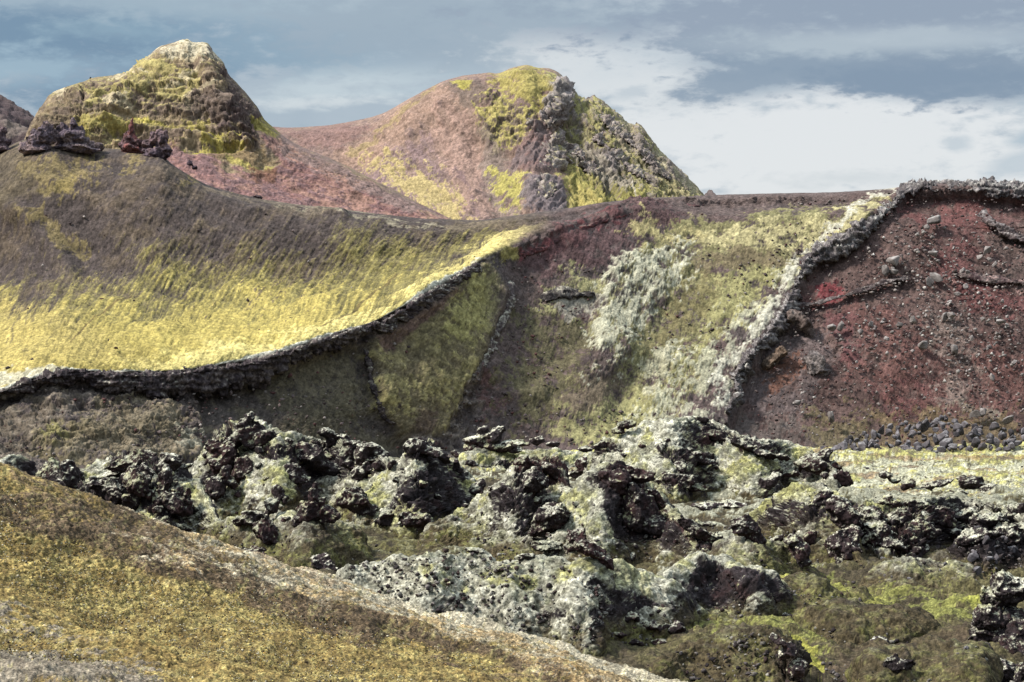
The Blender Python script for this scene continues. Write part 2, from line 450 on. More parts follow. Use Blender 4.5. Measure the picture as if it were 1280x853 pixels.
    B = lay(B, shelf, al(214, 204, 168), .4, n1, .3)
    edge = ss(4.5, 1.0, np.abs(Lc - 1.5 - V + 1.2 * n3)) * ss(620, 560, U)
    B = lay(B, edge, al(240, 235, 212), .4, n1, .4)  # sunlit top edge of the rim, painted pale
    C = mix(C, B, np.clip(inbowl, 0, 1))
    # left scarp
    S = mix(np.broadcast_to(al(104, 92, 88), P.shape), np.broadcast_to(al(142, 128, 116), P.shape), ss(-.5, .7, rock + .4 * n3))
    S = mix(S, np.broadcast_to(al(72, 62, 62), P.shape), ss(.0, .9, fb(P, (14, 14, 1.6), 0) * 1.2) * .7)
    S = lay(S, inpoly(u, v, [(-180, 520), (40, 500), (90, 520), (60, 580), (-180, 600)], 30), al(122, 108, 72), .3, n3 + n1, 1.4, .3)
    S = lay(S, inpoly(u, v, [(150, 500), (220, 500), (250, 545), (240, 585), (150, 590), (60, 560)], 22), al(140, 126, 80), .3, n3 + n1, 1.5, .4)
    S = lay(S, inpoly(u, v, [(58, 528), (80, 530), (84, 552), (64, 556)], 6), al(150, 140, 82), .3, n3, .8, .8)
    S = lay(S, inpoly(u, v, [(236, 526), (262, 532), (256, 548), (236, 548)], 6), al(182, 174, 150), .3, n3, .8, .8)
    R = mix(np.broadcast_to(al(98, 88, 82), P.shape), np.broadcast_to(al(108, 98, 80), P.shape), ss(-.5, .6, n8 + .5 * n1))
    R = lay(R, inpoly(u, v, [(360, 470), (450, 450), (470, 520), (400, 540)], 30), al(116, 106, 78), .35, n3 + fall, 1.0, .45)
    S = mix(S, R, recess)
    M = mix(np.broadcast_to(al(124, 110, 80), P.shape), np.broadcast_to(al(164, 150, 94), P.shape), ss(-.5, .7, n3 + .8 * n1 + .5 * n8))
    M = lay(M, inpoly(u, v, [(500, 400), (560, 370), (590, 400), (560, 470), (500, 470), (480, 440)], 26), al(120, 108, 74), .3, n3 + n8, .9, .7)
    M = lay(M, inpoly(u, v, [(560, 345), (605, 328), (632, 365), (610, 420), (560, 430)], 18), al(176, 166, 92), .35, n3 + n1, .8, .7)
    M = lay(M, inpoly(u, v, [(470, 420), (560, 350), (570, 365), (480, 440)], 8), al(112, 84, 78), .3, n3, .6, .8)
    M = lay(M, inpoly(u, v, [(505, 545), (520, 515), (545, 512), (535, 550)], 7), al(98, 80, 68), .3, n3, .6, .9)
    S = mix(S, M, apron)
    C = mix(C, S, np.clip(below, 0, 1))
    # middle of the hill, right of the rim's end
    mid = ss(596, 640, U) * (1 - scar) * ss(-6, 6, V - Lc)
    def m_(poly, f, col, soft=.3, k=.8, op=1.0, nz=None):
        nonlocal C
        C = lay(C, inpoly(u, v, poly, f) * (1 - scar) * (1 - below), col, soft, (n3 + n1 if nz is None else nz), k, op)
    m_([(560, 560), (640, 330), (700, 330), (780, 400), (720, 560)], 24, al(104, 88, 82), op=.9)
    m_([(640, 322), (700, 300), (770, 270), (840, 262), (860, 280), (800, 310), (740, 330), (680, 345)], 16, al(108, 78, 78, .75), k=.8, op=.85)
    m_([(650, 316), (690, 296), (740, 276), (770, 270), (740, 292), (690, 316)], 6, al(118, 70, 70, .72), k=1.2, op=.6)
    for pl, w in (([(705, 288), (735, 276), (760, 268)], 5), ([(650, 318), (690, 302)], 5), ([(745, 290), (772, 280)], 5), ([(855, 282), (895, 290)], 10)):
        C = lay(C, online(u, v, pl, w), al(130, 60, 64, .75), .35, n1 + n3, 1.0, .6)
    m_([(560, 500), (620, 470), (640, 500), (590, 560), (530, 560)], 16, al(112, 80, 78), op=.7)
    m_([(660, 400), (720, 380), (760, 420), (700, 520), (640, 540)], 28, al(108, 102, 66), k=1.0, op=.75)
    m_([(612, 318), (632, 312), (642, 322), (620, 330)], 5, al(160, 146, 80))
    m_([(680, 370), (705, 345), (750, 340), (770, 372), (745, 395)], 12, al(164, 158, 104), k=1.2, op=.8)
    m_([(700, 372), (716, 362), (752, 366), (748, 390), (716, 396)], 6, al(156, 148, 138), k=.8, op=.8)
    m_([(770, 340), (800, 300), (860, 276), (960, 268), (1060, 262), (1110, 240), (1122, 246), (1080, 280), (1010, 318), (985, 350), (900, 420), (860, 470), (820, 545), (730, 555), (700, 530), (760, 470), (740, 400)], 10, al(142, 134, 80, .75), k=.9)
    m_([(810, 300), (900, 290), (1000, 285), (1070, 262), (1116, 242), (1122, 248), (1080, 276), (1010, 312), (960, 318), (880, 312)], 10, al(194, 180, 116, .75), k=.9, op=.9, nz=n3 + n1 + .8 * streak(U, V, 158, 40, 6, 3))
    m_([(770, 290), (800, 280), (830, 292), (880, 296), (860, 306), (800, 304)], 8, al(180, 164, 96, .75), k=1.1, op=.8)
    m_([(880, 340), (960, 330), (990, 340), (930, 390), (870, 440), (840, 470), (880, 400)], 18, al(166, 158, 88, .75), k=1.2, op=.75)
    m_([(850, 318), (960, 325), (990, 322), (960, 340), (880, 340)], 8, al(116, 100, 78), k=1.0, op=.8)
    m_([(830, 380), (880, 350), (900, 360), (860, 410), (820, 440)], 14, al(120, 108, 70), k=1.3, op=.7)
    m_([(690, 540), (700, 500), (760, 480), (800, 500), (800, 530), (720, 560)], 14, al(152, 144, 84, .75), k=1.1, op=.8)
    m_([(700, 500), (760, 470), (790, 480), (770, 510), (720, 520)], 10, al(112, 94, 84), k=.8, op=.8)
    m_([(720, 560), (760, 500), (820, 480), (850, 450), (900, 420), (890, 480), (820, 545)], 14, al(166, 158, 90, .75), k=1.3, op=.75)
    C = lay(C, np.clip(nose * 1.1, 0, 1) * ss(.25, .8, up + .2 * n3 + .1 + .45 * rbs), al(194, 190, 164), .4, n1 + n3 + .8 * rbs, 1.5, .8)
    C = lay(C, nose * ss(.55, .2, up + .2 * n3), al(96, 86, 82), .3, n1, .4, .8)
    C = lay(C, np.clip(nose2, 0, 1) * ss(.35, .85, up + .2 * n3 + .6 * rbs), al(190, 186, 158), .4, n1 + n3 + .8 * rbs, 1.6, .75)
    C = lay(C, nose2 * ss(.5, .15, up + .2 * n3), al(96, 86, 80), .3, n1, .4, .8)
    m_([(800, 470), (830, 440), (850, 430), (840, 470), (810, 500)], 6, al(186, 180, 150), k=1.2, op=.7)
    m_([(950, 262), (1120, 238), (1130, 230), (900, 240), (780, 250), (800, 262), (870, 264)], 6, al(112, 96, 92), k=.6, op=.9)
    lipline = [(896, 512), (906, 494), (902, 474), (916, 448), (938, 420), (962, 388), (972, 366), (984, 340), (996, 316), (1024, 294), (1054, 276), (1076, 258), (1102, 244), (1124, 232)]
    C = lay(C, online(u, v, lipline, 9) * (1 - scar), al(214, 208, 186), .4, n1 + .6 * n3, .7, .85)  # lit edge above the lip, painted as a pale line
    # the red scar
    X = mix(np.broadcast_to(al(120, 96, 90), P.shape), np.broadcast_to(al(100, 78, 74), P.shape), ss(-.6, .6, n8 + .5 * n1))
    def x_(poly, f, col, k=.9, op=.85, nz=None):
        nonlocal X
        X = lay(X, inpoly(u, v, poly, f), col, .3, (n3 + n1 if nz is None else nz), k, op)
    x_([(1010, 370), (1060, 420), (1100, 470), (1130, 520), (1280, 530), (1290, 440), (1180, 400), (1080, 380)], 26, al(122, 84, 78, .85))
    x_([(1140, 244), (1290, 244), (1290, 300), (1220, 300), (1215, 360), (1180, 380), (1160, 300)], 16, al(118, 80, 76, .78), op=.7)
    x_([(1130, 250), (1200, 246), (1250, 252), (1240, 268), (1150, 268)], 8, al(122, 68, 66, .8), op=.5)
    x_([(1180, 290), (1220, 285), (1235, 320), (1210, 350), (1175, 330)], 10, al(122, 72, 70, .8), op=.5)
    x_([(1025, 345), (1045, 340), (1052, 360), (1038, 372), (1022, 362)], 5, al(138, 54, 60, .75), k=.9)
    x_([(1195, 350), (1225, 345), (1290, 358), (1290, 385), (1240, 388), (1215, 384)], 8, al(124, 66, 66, .8), k=1.0, op=.55)
    x_([(1025, 380), (1060, 390), (1075, 430), (1060, 440), (1030, 400)], 10, al(122, 70, 72, .7), op=.7)
    x_([(1100, 490), (1160, 480), (1180, 540), (1100, 540)], 20, al(116, 72, 72), op=.6)
    x_([(1225, 320), (1290, 320), (1290, 350), (1240, 350)], 10, al(100, 84, 78), op=.8)
    x_([(960, 395), (1010, 385), (1040, 420), (1030, 470), (990, 500), (950, 500), (930, 470)], 14, al(112, 98, 96), k=1.0, op=.8)
    x_([(960, 440), (1000, 430), (1010, 450), (980, 470)], 8, al(126, 84, 66), k=1.1, op=.8)
    x_([(905, 540), (925, 505), (980, 510), (1080, 520), (1100, 560), (900, 560)], 14, al(108, 98, 92), k=.8, op=.7)
    x_([(1020, 500), (1100, 500), (1280, 510), (1290, 545), (1030, 560)], 18, al(116, 104, 70), k=1.4, op=.7)
    x_([(1165, 390), (1200, 385), (1215, 450), (1240, 500), (1190, 480)], 18, al(142, 128, 118), k=1.6, op=.6)
    x_([(1280, 270), (1300, 250), (1300, 330), (1250, 300), (1235, 275)], 5, al(110, 92, 86), k=.6, op=.8)
    X = lay(X, online(u, v, [(990, 382), (1020, 378), (1060, 366), (1110, 350), (1140, 345)], 4), al(70, 56, 54), .35, n1, .5, .8)
    X = lay(X, online(u, v, [(1192, 340), (1220, 346), (1250, 348), (1290, 352)], 3), al(206, 160, 150), .35, n1, .5, .8)
    X = lay(X, online(u, v, [(1195, 346), (1220, 352), (1290, 358)], 3), al(64, 46, 46), .35, n1, .5, .9)
    C = mix(C, X, scar)
    # cinders, dark grains, and the crest
    C *= (1 + .12 * n1 + .08 * n3 + .16 * fall * (1 - inbowl) + .20 * rill * inbowl + .08 * grit(V.shape))[..., None]
    C = mix(C, C * .55, ss(.45, 1.1, fb(P, .8, 2, .8) + .1 * n3) * .6)
    back_ = np.arange(V.shape[0])[:, None] > 8 + 70 + 70 + 10 + 190 - 2
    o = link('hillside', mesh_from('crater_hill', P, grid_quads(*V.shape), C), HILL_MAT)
    tag(o, 'purple brown crater hill with yellow mossy bowl and red cinder scar', 'hill', kind='structure')
    top = 8 + 70 + 70 + 10 + 190 + 1
    return Surf(U, V, P[..., 1], top)
HILL = crater_hill()

# ---------------------------------------------------------------- the two peaks and the dark far slope
def peak_one():
    U0 = ucols(-180, 700)
    crest = np.array([(-180, 262, 640), (-60, 232, 640), (0, 208, 640), (28, 178, 640), (40, 153, 640), (50, 136, 640), (62, 119, 640), (80, 110, 641), (100, 103, 642), (115, 98, 643), (140, 95, 645), (165, 88, 647), (185, 73, 650),
             (200, 61, 652), (215, 54, 653), (226, 50, 653), (234, 49, 653), (240, 53, 653), (258, 54, 652), (264, 60, 650), (270, 69, 648), (279, 78, 646), (285, 92, 644), (297, 105, 642), (310, 120, 640), (322, 135, 638), (330, 148, 637), (345, 162, 636),
             (360, 174, 635), (390, 189, 633), (430, 206, 630), (480, 231, 626), (520, 252, 622), (560, 272, 618), (700, 330, 610)], float)
    base = crest.copy(); base[:, 1] = np.interp(crest[:, 0], [-180, 0, 200, 400, 560, 700], [300, 296, 290, 310, 330, 350]); base[:, 2] = 545
    mid = crest.copy(); mid[:, 1] = crest[:, 1] + .55 * (base[:, 1] - crest[:, 1]); mid[:, 2] = base[:, 2] + .52 * (crest[:, 2] - base[:, 2])
    bk = crest.copy(); bk[:, 1] += 30; bk[:, 2] += 50
    bk2 = crest.copy(); bk2[:, 1] += 130; bk2[:, 2] += 120
    U, V, Y = sheet([base, mid, crest, bk, bk2], [100, 115, 12, 6], U0)
    P = W(U, V, Y); N = grid_normals(P)
    n40, n12, n4, n2 = fb(P, 50), fb(P, 14, 2), fb(P, 5, 3), fb(P, 2, 1, .5)
    u, v = U + 4 * n12 + 2 * n4, V + 3 * fb(P, 14, 3, .4) + 1.5 * fb(P, 4, 1, .7)
    crag = inpoly(u, v, [(20, 200), (42, 150), (60, 118), (100, 100), (170, 86), (235, 46), (262, 52), (288, 95), (330, 148), (320, 190), (260, 185), (215, 200), (120, 215)], 8)
    dark = inpoly(u, v, [(262, 62), (290, 98), (332, 150), (322, 185), (300, 178), (262, 150), (250, 120), (280, 110)], 9)
    strata = fb(P + .1 * P[..., :1] * np.array([0, 0, 1.0]), (60, 60, 4.5), 0) + .6 * fb(P + .1 * P[..., :1] * np.array([0, 0, 1.0]), (28, 28, 1.8), 0, .4)
    D = .5 * n12 + .25 * n4 + .12 * n2 + crag * (.45 * strata + .2 * ridged(P, 9, 2)) + dark * (.7 * ridged(P, (9, 9, 9), 1) - .8) + (.05 + .05 * crag) * grit(V.shape) + crag * (2.0 * step(P + .12 * P[..., :1] * np.array([0, 0, 1.0]) + n4[..., None] * 1.2, (16, 16, 3.6)) + .8 * step(P + .12 * P[..., :1] * np.array([0, 0, 1.0]), (6, 6, 1.8), 0, .4))
    D += crag * .9 * (terrace(P, 3.4, .10, 5.0) - .4)
    dd = np.minimum(1, np.maximum(0, online(U, V, [(252, 78), (270, 112), (286, 146), (304, 176)], [10, 18, 22, 16])))
    D += 3.2 * dd ** .7 + 2.2 * online(U, V, [(200, 62), (178, 96), (150, 130), (120, 160)], 20) ** .7
    D += -1.1 * online(U, V, [(106, 104), (104, 130), (96, 160)], 3.0)
    D += 2.0 * online(U, V, [(130, 152), (190, 162), (260, 172)], 8) - 2.5 * online(U, V, [(140, 168), (220, 185), (300, 182)], 10)
    cr = np.interp(U0, crest[:, 0], crest[:, 1])[None, :]
    D *= .25 + .75 * ss(0, 12, V - cr)
    P = P + N * D[..., None]
    up = grid_normals(P)[..., 2]
    C = mix(np.broadcast_to(al(166, 144, 110), P.shape), np.broadcast_to(al(136, 116, 100), P.shape), ss(-.6, .6, n12 + .6 * strata))
    def q(m, c, k=.8, op=.9, nz=None, soft=.3):
        nonlocal C
        C = lay(C, m, c, soft, n4 + .8 * n2 if nz is None else nz, k, op)
    q(crag * ss(.35, .75, up + .3 * strata), al(180, 164, 96), 1.2, .75, .7 * strata + n4)
    q(inpoly(u, v, [(150, 88), (200, 75), (235, 80), (262, 90), (240, 130), (200, 120), (150, 125), (90, 140)], 14), al(188, 172, 98), 1.2, .75, .9 * strata + n4)
    q(inpoly(u, v, [(28, 175), (50, 132), (90, 110), (110, 130), (100, 165), (60, 175)], 10), al(124, 106, 86), .9, .75, strata + n4)
    q(inpoly(u, v, [(190, 70), (215, 50), (262, 50), (285, 80), (260, 82), (225, 70)], 5), al(212, 198, 166), .7, .9)
    for e in ((250, 76, 30, 5, 8), (160, 96, 26, 4, -6), (225, 102, 20, 3, -18), (255, 112, 22, 3, -20), (158, 130, 10, 7, 0), (78, 117, 10, 4, 0), (142, 131, 8, 6, 0), (240, 90, 18, 3, -12)):
        q(ellip(u, v, e), al(208, 190, 152), .9, .8)
    q(dark, al(106, 88, 86), .8, .9, strata * .5 + n4)  # dark rock, with the ridge's shadow side painted into its colour
    q(inpoly(u, v, [(240, 120), (280, 110), (290, 150), (250, 152), (215, 142)], 8), al(130, 112, 98), 1.1, .75, strata + n4)
    q(inpoly(u, v, [(100, 152), (150, 148), (215, 152), (262, 150), (255, 162), (180, 160), (120, 170), (96, 168)], 6), al(182, 166, 74), .9, .75)
    q(online(u, v, [(165, 145), (210, 158), (280, 168), (300, 170)], 4), al(192, 176, 68), .7, .85)
    q(inpoly(u, v, [(255, 172), (290, 172), (300, 182), (275, 190), (245, 186)], 5), al(188, 172, 70), .8, .85)
    q(online(u, v, [(212, 178), (232, 186), (256, 190), (300, 184)], 5), al(200, 184, 62), .6, .9)
    q(inpoly(u, v, [(250, 190), (330, 180), (345, 205), (335, 225), (300, 215)], 8), al(150, 124, 84), .9, .85, strata + n4)
    q(online(u, v, [(285, 200), (310, 212), (345, 212)], 6), al(188, 172, 80), 1.0, .8)
    q(inpoly(u, v, [(312, 140), (330, 148), (348, 165), (342, 172), (322, 160)], 4), al(160, 146, 62), .7, .9)
    pk = inpoly(u, v, [(208, 182), (240, 190), (300, 218), (330, 226), (348, 205), (330, 172), (350, 168), (420, 205), (560, 275), (720, 340), (700, 360), (200, 300), (200, 200)], 14)
    pst = streak(U, V, 28, 40, 4.0, 1.0)
    pk = ss(.25, .75, pk + .35 * n4 * (pk > .01) * (pk < .99))
    C = mix(C, lay(mix(np.broadcast_to(al(178, 132, 114, .8), P.shape), np.broadcast_to(al(160, 116, 110), P.shape), ss(-.4, .5, pst + .5 * n4)), ss(.2, .9, n2 + n4 + .6 * pst) * .8, al(126, 98, 98)), pk)
    q(inpoly(u, v, [(352, 170), (420, 205), (540, 268), (520, 268), (400, 215), (345, 185)], 5), al(150, 124, 116), .8, .85, pst + n4)
    q(inpoly(u, v, [(310, 212), (345, 214), (340, 228), (318, 226)], 4), al(132, 92, 72), .8, .85)
    q(online(u, v, [(106, 106), (105, 125)], 2.0), al(60, 50, 48), .6, .8)  # shadow in the gully crack, painted dark
    q(online(u, v, [(103, 130), (97, 158)], 1.6), al(70, 58, 54), .8, .5)
    C *= (1 + .16 * n2 + .10 * n4 + .13 * grit(V.shape))[..., None]
    o = link('mountain', mesh_from('first_peak', P, grid_quads(*V.shape), C), FAR_MAT)
    tag(o, 'ochre mossy peak with pale blunt summit and pink scree flank', 'mountain', kind='structure')
    return Surf(U, V, P[..., 1], 216)
PEAK1 = peak_one()

def peak_two():
    U0 = ucols(300, 1120)
    crest = np.array([(300, 166, 1120), (340, 159, 1120), (355, 160, 1118), (400, 158, 1112), (440, 152, 1104), (470, 145, 1096), (500, 131, 1086), (530, 115, 1078), (560, 102, 1070), (590, 94, 1064), (612, 91, 1060), (620, 92, 1060), (640, 85, 1058),
             (658, 82, 1056), (672, 85, 1054), (685, 86, 1052), (700, 93, 1050), (708, 106, 1049), (716, 114, 1048), (725, 121, 1047), (737, 123, 1046), (741, 120, 1046), (748, 123, 1045), (760, 131, 1044), (780, 150, 1040), (792, 158, 1038), (797, 155, 1038), (815, 175, 1034), (830, 193, 1030), (845, 210, 1026), (860, 225, 1022),
             (878, 242, 1018), (900, 262, 1014), (960, 310, 1004), (1120, 400, 990)], float)
    base = crest.copy(); base[:, 1] = np.maximum(330, crest[:, 1] + 25); base[:, 2] = 885
    mid = crest.copy(); mid[:, 1] = crest[:, 1] + .5 * (base[:, 1] - crest[:, 1]); mid[:, 2] = base[:, 2] + .5 * (crest[:, 2] - base[:, 2])
    bk = crest.copy(); bk[:, 1] += 30; bk[:, 2] += 70
    bk2 = crest.copy(); bk2[:, 1] += 130; bk2[:, 2] += 170
    U, V, Y = sheet([base, mid, crest, bk, bk2], [90, 110, 12, 6], U0)
    P = W(U, V, Y); N = grid_normals(P)
    n60, n18, n6, n3 = fb(P, 80), fb(P, 20, 2), fb(P, 7, 3), fb(P, 3, 1, .5)
    u, v = U + 4 * n18 + 2 * n6, V + 3 * fb(P, 18, 3, .4) + 1.5 * fb(P, 6, 1, .7)
    rocky = inpoly(u, v, [(690, 90), (712, 104), (745, 120), (800, 158), (850, 212), (890, 250), (890, 280), (700, 280), (720, 200), (690, 150)], 8)
    out1 = inpoly(u, v, [(668, 152), (684, 158), (690, 180), (700, 200), (688, 216), (668, 222), (642, 218), (640, 200), (652, 178)], 5)
    out2 = inpoly(u, v, [(662, 232), (690, 222), (702, 228), (704, 262), (690, 270), (655, 268), (650, 250)], 5)
    rib = inpoly(u, v, [(698, 100), (712, 110), (716, 135), (706, 150), (698, 160), (688, 166), (676, 160), (680, 140)], 5)
    upr = inpoly(u, v, [(612, 112), (640, 125), (668, 145), (680, 165), (660, 170), (640, 190), (615, 185), (596, 170), (600, 130)], 9)
    low = inpoly(u, v, [(714, 180), (735, 178), (760, 195), (800, 235), (780, 245), (740, 215), (710, 195)], 8)
    obl = streak(U, V, 52, 30, 5, 1)
    D = 1.1 * n18 + .35 * n6 + .18 * n3 + (.12 + .2 * rocky) * grit(V.shape) + rocky * (1.4 * obl + 2.6 * uvstep(U + 2 * n6, V + 2 * n6, 50, 22, 6) + 1.3 * uvstep(U + 2 * n6, V + n3, 54, 10, 3.4, 3))
    D += out1 * (2.4 + 1.5 * streak(U, V, -52, 30, 6)) + out2 * (2.2 + 1.5 * streak(U, V, -38, 30, 5)) + rib * (3 + 1.4 * ridged(P, 8, 1)) + upr * (1.6 + .6 * n6 + 2.6 * uvstep(U + 2 * n6, V + 2 * n6, 130, 12, 6, 5)) + low * (2.0 + 1.2 * obl + .6 * n6)
    D += 4 * online(U, V, [(560, 108), (520, 145), (500, 190), (480, 240)], 50) + 3.5 * online(U, V, [(655, 100), (660, 130), (668, 180), (665, 250)], 26) - 5 * online(U, V, [(705, 150), (735, 200), (770, 250)], 24)
    D -= 3 * online(U, V, [(590, 170), (600, 220), (630, 270)], 22)
    cr = np.interp(U0, crest[:, 0], crest[:, 1])[None, :]
    D += rocky * .8 * (terrace(P @ np.array([[.8, 0, .6], [0, 1, 0], [-.6, 0, .8]]), 7, 0, 7) - .4)
    D *= (.2 + .5 * rocky) + (.8 - .5 * rocky) * ss(0, 14, V - cr)
    P = P + N * D[..., None]
    up = grid_normals(P)[..., 2]
    ps = streak(U, V, 62, 50, 5, 2)
    C = mix(np.broadcast_to(al(166, 134, 116, .8), P.shape), np.broadcast_to(al(146, 118, 110, .8), P.shape), ss(-.5, .6, n18 + .6 * ps))
    def q(m, c, k=.8, op=.9, nz=None, soft=.3):
        nonlocal C
        C = lay(C, m, c, soft, n6 + .7 * n3 if nz is None else nz, k, op)
    q(inpoly(u, v, [(420, 190), (500, 140), (560, 110), (575, 130), (520, 180), (470, 215), (410, 210)], 16), al(176, 140, 118, .8), .8, .8, ps + n6)
    q(inpoly(u, v, [(545, 128), (580, 150), (600, 190), (600, 240), (635, 275), (580, 270), (560, 220), (540, 170)], 9), al(182, 144, 126, .8), .8, .85, ps + n6)
    q(inpoly(u, v, [(430, 240), (490, 190), (530, 180), (560, 220), (570, 270), (440, 270)], 14), al(154, 126, 126), 1.0, .65, ps + n6)
    q(online(u, v, [(575, 215), (590, 245), (600, 268)], 7), al(118, 94, 98), .8, .7)
    q(inpoly(u, v, [(340, 160), (440, 156), (470, 160), (420, 186), (380, 186)], 6), al(146, 112, 104), .6, .8)
    q(online(u, v, [(545, 112), (500, 150), (460, 178), (438, 192)], 6), al(166, 144, 92), 1.0, .7)
    q(inpoly(u, v, [(575, 104), (600, 96), (620, 115), (605, 135), (580, 128), (560, 115)], 7), al(130, 112, 100), .8, .8)
    q(inpoly(u, v, [(465, 205), (500, 210), (545, 218), (575, 250), (590, 272), (560, 274), (520, 250), (490, 230)], 20), al(198, 176, 104), 1.2, .8, ps + n6)
    q(ellip(u, v, (582, 107, 14, 6, -35)), al(186, 172, 66), .7)
    q(inpoly(u, v, [(610, 95), (640, 86), (668, 84), (690, 95), (702, 110), (690, 135), (672, 148), (655, 135), (630, 120)], 9), al(176, 162, 74), 1.1, .85)
    q(upr, al(190, 176, 84), 1.3, .8)
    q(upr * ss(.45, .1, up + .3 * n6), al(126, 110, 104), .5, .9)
    q(inpoly(u, v, [(600, 150), (625, 185), (640, 220), (650, 270), (620, 265), (600, 200), (590, 165)], 8), al(142, 124, 112), 1.0, .8)
    q(inpoly(u, v, [(618, 220), (640, 225), (660, 225), (650, 262), (630, 255)], 10), al(186, 174, 74), 1.1, .85)
    q(rocky, al(172, 164, 96), .5, .95)
    q(rocky * ss(.1, .45, uvstep(U + 2 * n6, V + 2 * n6, 50, 22, 6) + .5 * uvstep(U + 2 * n6, V + n3, 54, 10, 3.4, 3)), al(140, 126, 122), .7, .85)
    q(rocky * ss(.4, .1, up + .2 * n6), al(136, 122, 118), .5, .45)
    q(inpoly(u, v, [(740, 128), (800, 165), (880, 245), (850, 240), (790, 190), (750, 150)], 8), al(166, 150, 142), 1.3, .5, obl + n6)
    q(inpoly(u, v, [(690, 160), (720, 175), (760, 215), (815, 242), (800, 262), (705, 270), (704, 222), (690, 190)], 8), al(166, 156, 78), .7, .9)
    q(inpoly(u, v, [(705, 225), (760, 250), (790, 255), (740, 268), (710, 265)], 8), al(186, 168, 90), .9, .7)
    q(ellip(u, v, (848, 238, 22, 7, 25)), al(176, 164, 110), .8, .8)
    q(low, al(152, 140, 138), .9, .75)
    q(rib, al(172, 160, 158), .8, .85)
    q(out1, al(132, 112, 110), .4, .95); q(out1 * ss(.4, .9, fb(P, 9, 2, .3) + .3), al(150, 104, 92), .8, .35)
    q(out2, al(128, 114, 116), .4, .95)
    q(online(u, v, [(791, 238), (797, 248)], 2), al(214, 204, 190), .3, .9)
    C *= (1 + .14 * n3 + .08 * n6 + .11 * grit(V.shape))[..., None]
    o = link('mountain', mesh_from('second_peak', P, grid_quads(*V.shape), C), FAR_MAT)
    tag(o, 'farther domed mountain, pink on one flank and green with jagged rock on the other', 'mountain', kind='structure')
    return Surf(U, V, P[..., 1], 201)
PEAK2 = peak_two()

def far_slope():
    U0 = ucols(-220, 260, 2.5)
    crest = np.array([(-220, 30, 820), (-60, 92, 810), (0, 121, 800), (12, 128, 799), (30, 140, 797), (46, 152, 795), (120, 196, 790), (260, 280, 780)], float)
    base = crest.copy(); base[:, 1] = 330; base[:, 2] = 660
    bk = crest.copy(); bk[:, 1] += 90; bk[:, 2] += 120
    U, V, Y = sheet([base, crest, bk], [90, 8], U0)
    P = W(U, V, Y); N = grid_normals(P)
    n6 = fb(P, 7, 3); n3 = fb(P, 3, 1)
    P = P + N * (1.2 * n6 + .4 * n3 + 1.0 * fb(P, 25))[..., None]
    C = mix(np.broadcast_to(al(88, 72, 74), P.shape), np.broadcast_to(al(106, 88, 86), P.shape), ss(-.5, .6, n6 + n3))
    C = lay(C, inpoly(U, V, [(5, 148), (30, 150), (32, 165), (5, 168)], 6), al(140, 124, 112), .3, n3, .8, .7)
    tag(link('mountain', mesh_from('far_dark_slope', P, grid_quads(*V.shape), C), FAR_MAT), 'dark bare slope falling behind the ochre peak', 'mountain', kind='structure')
far_slope()

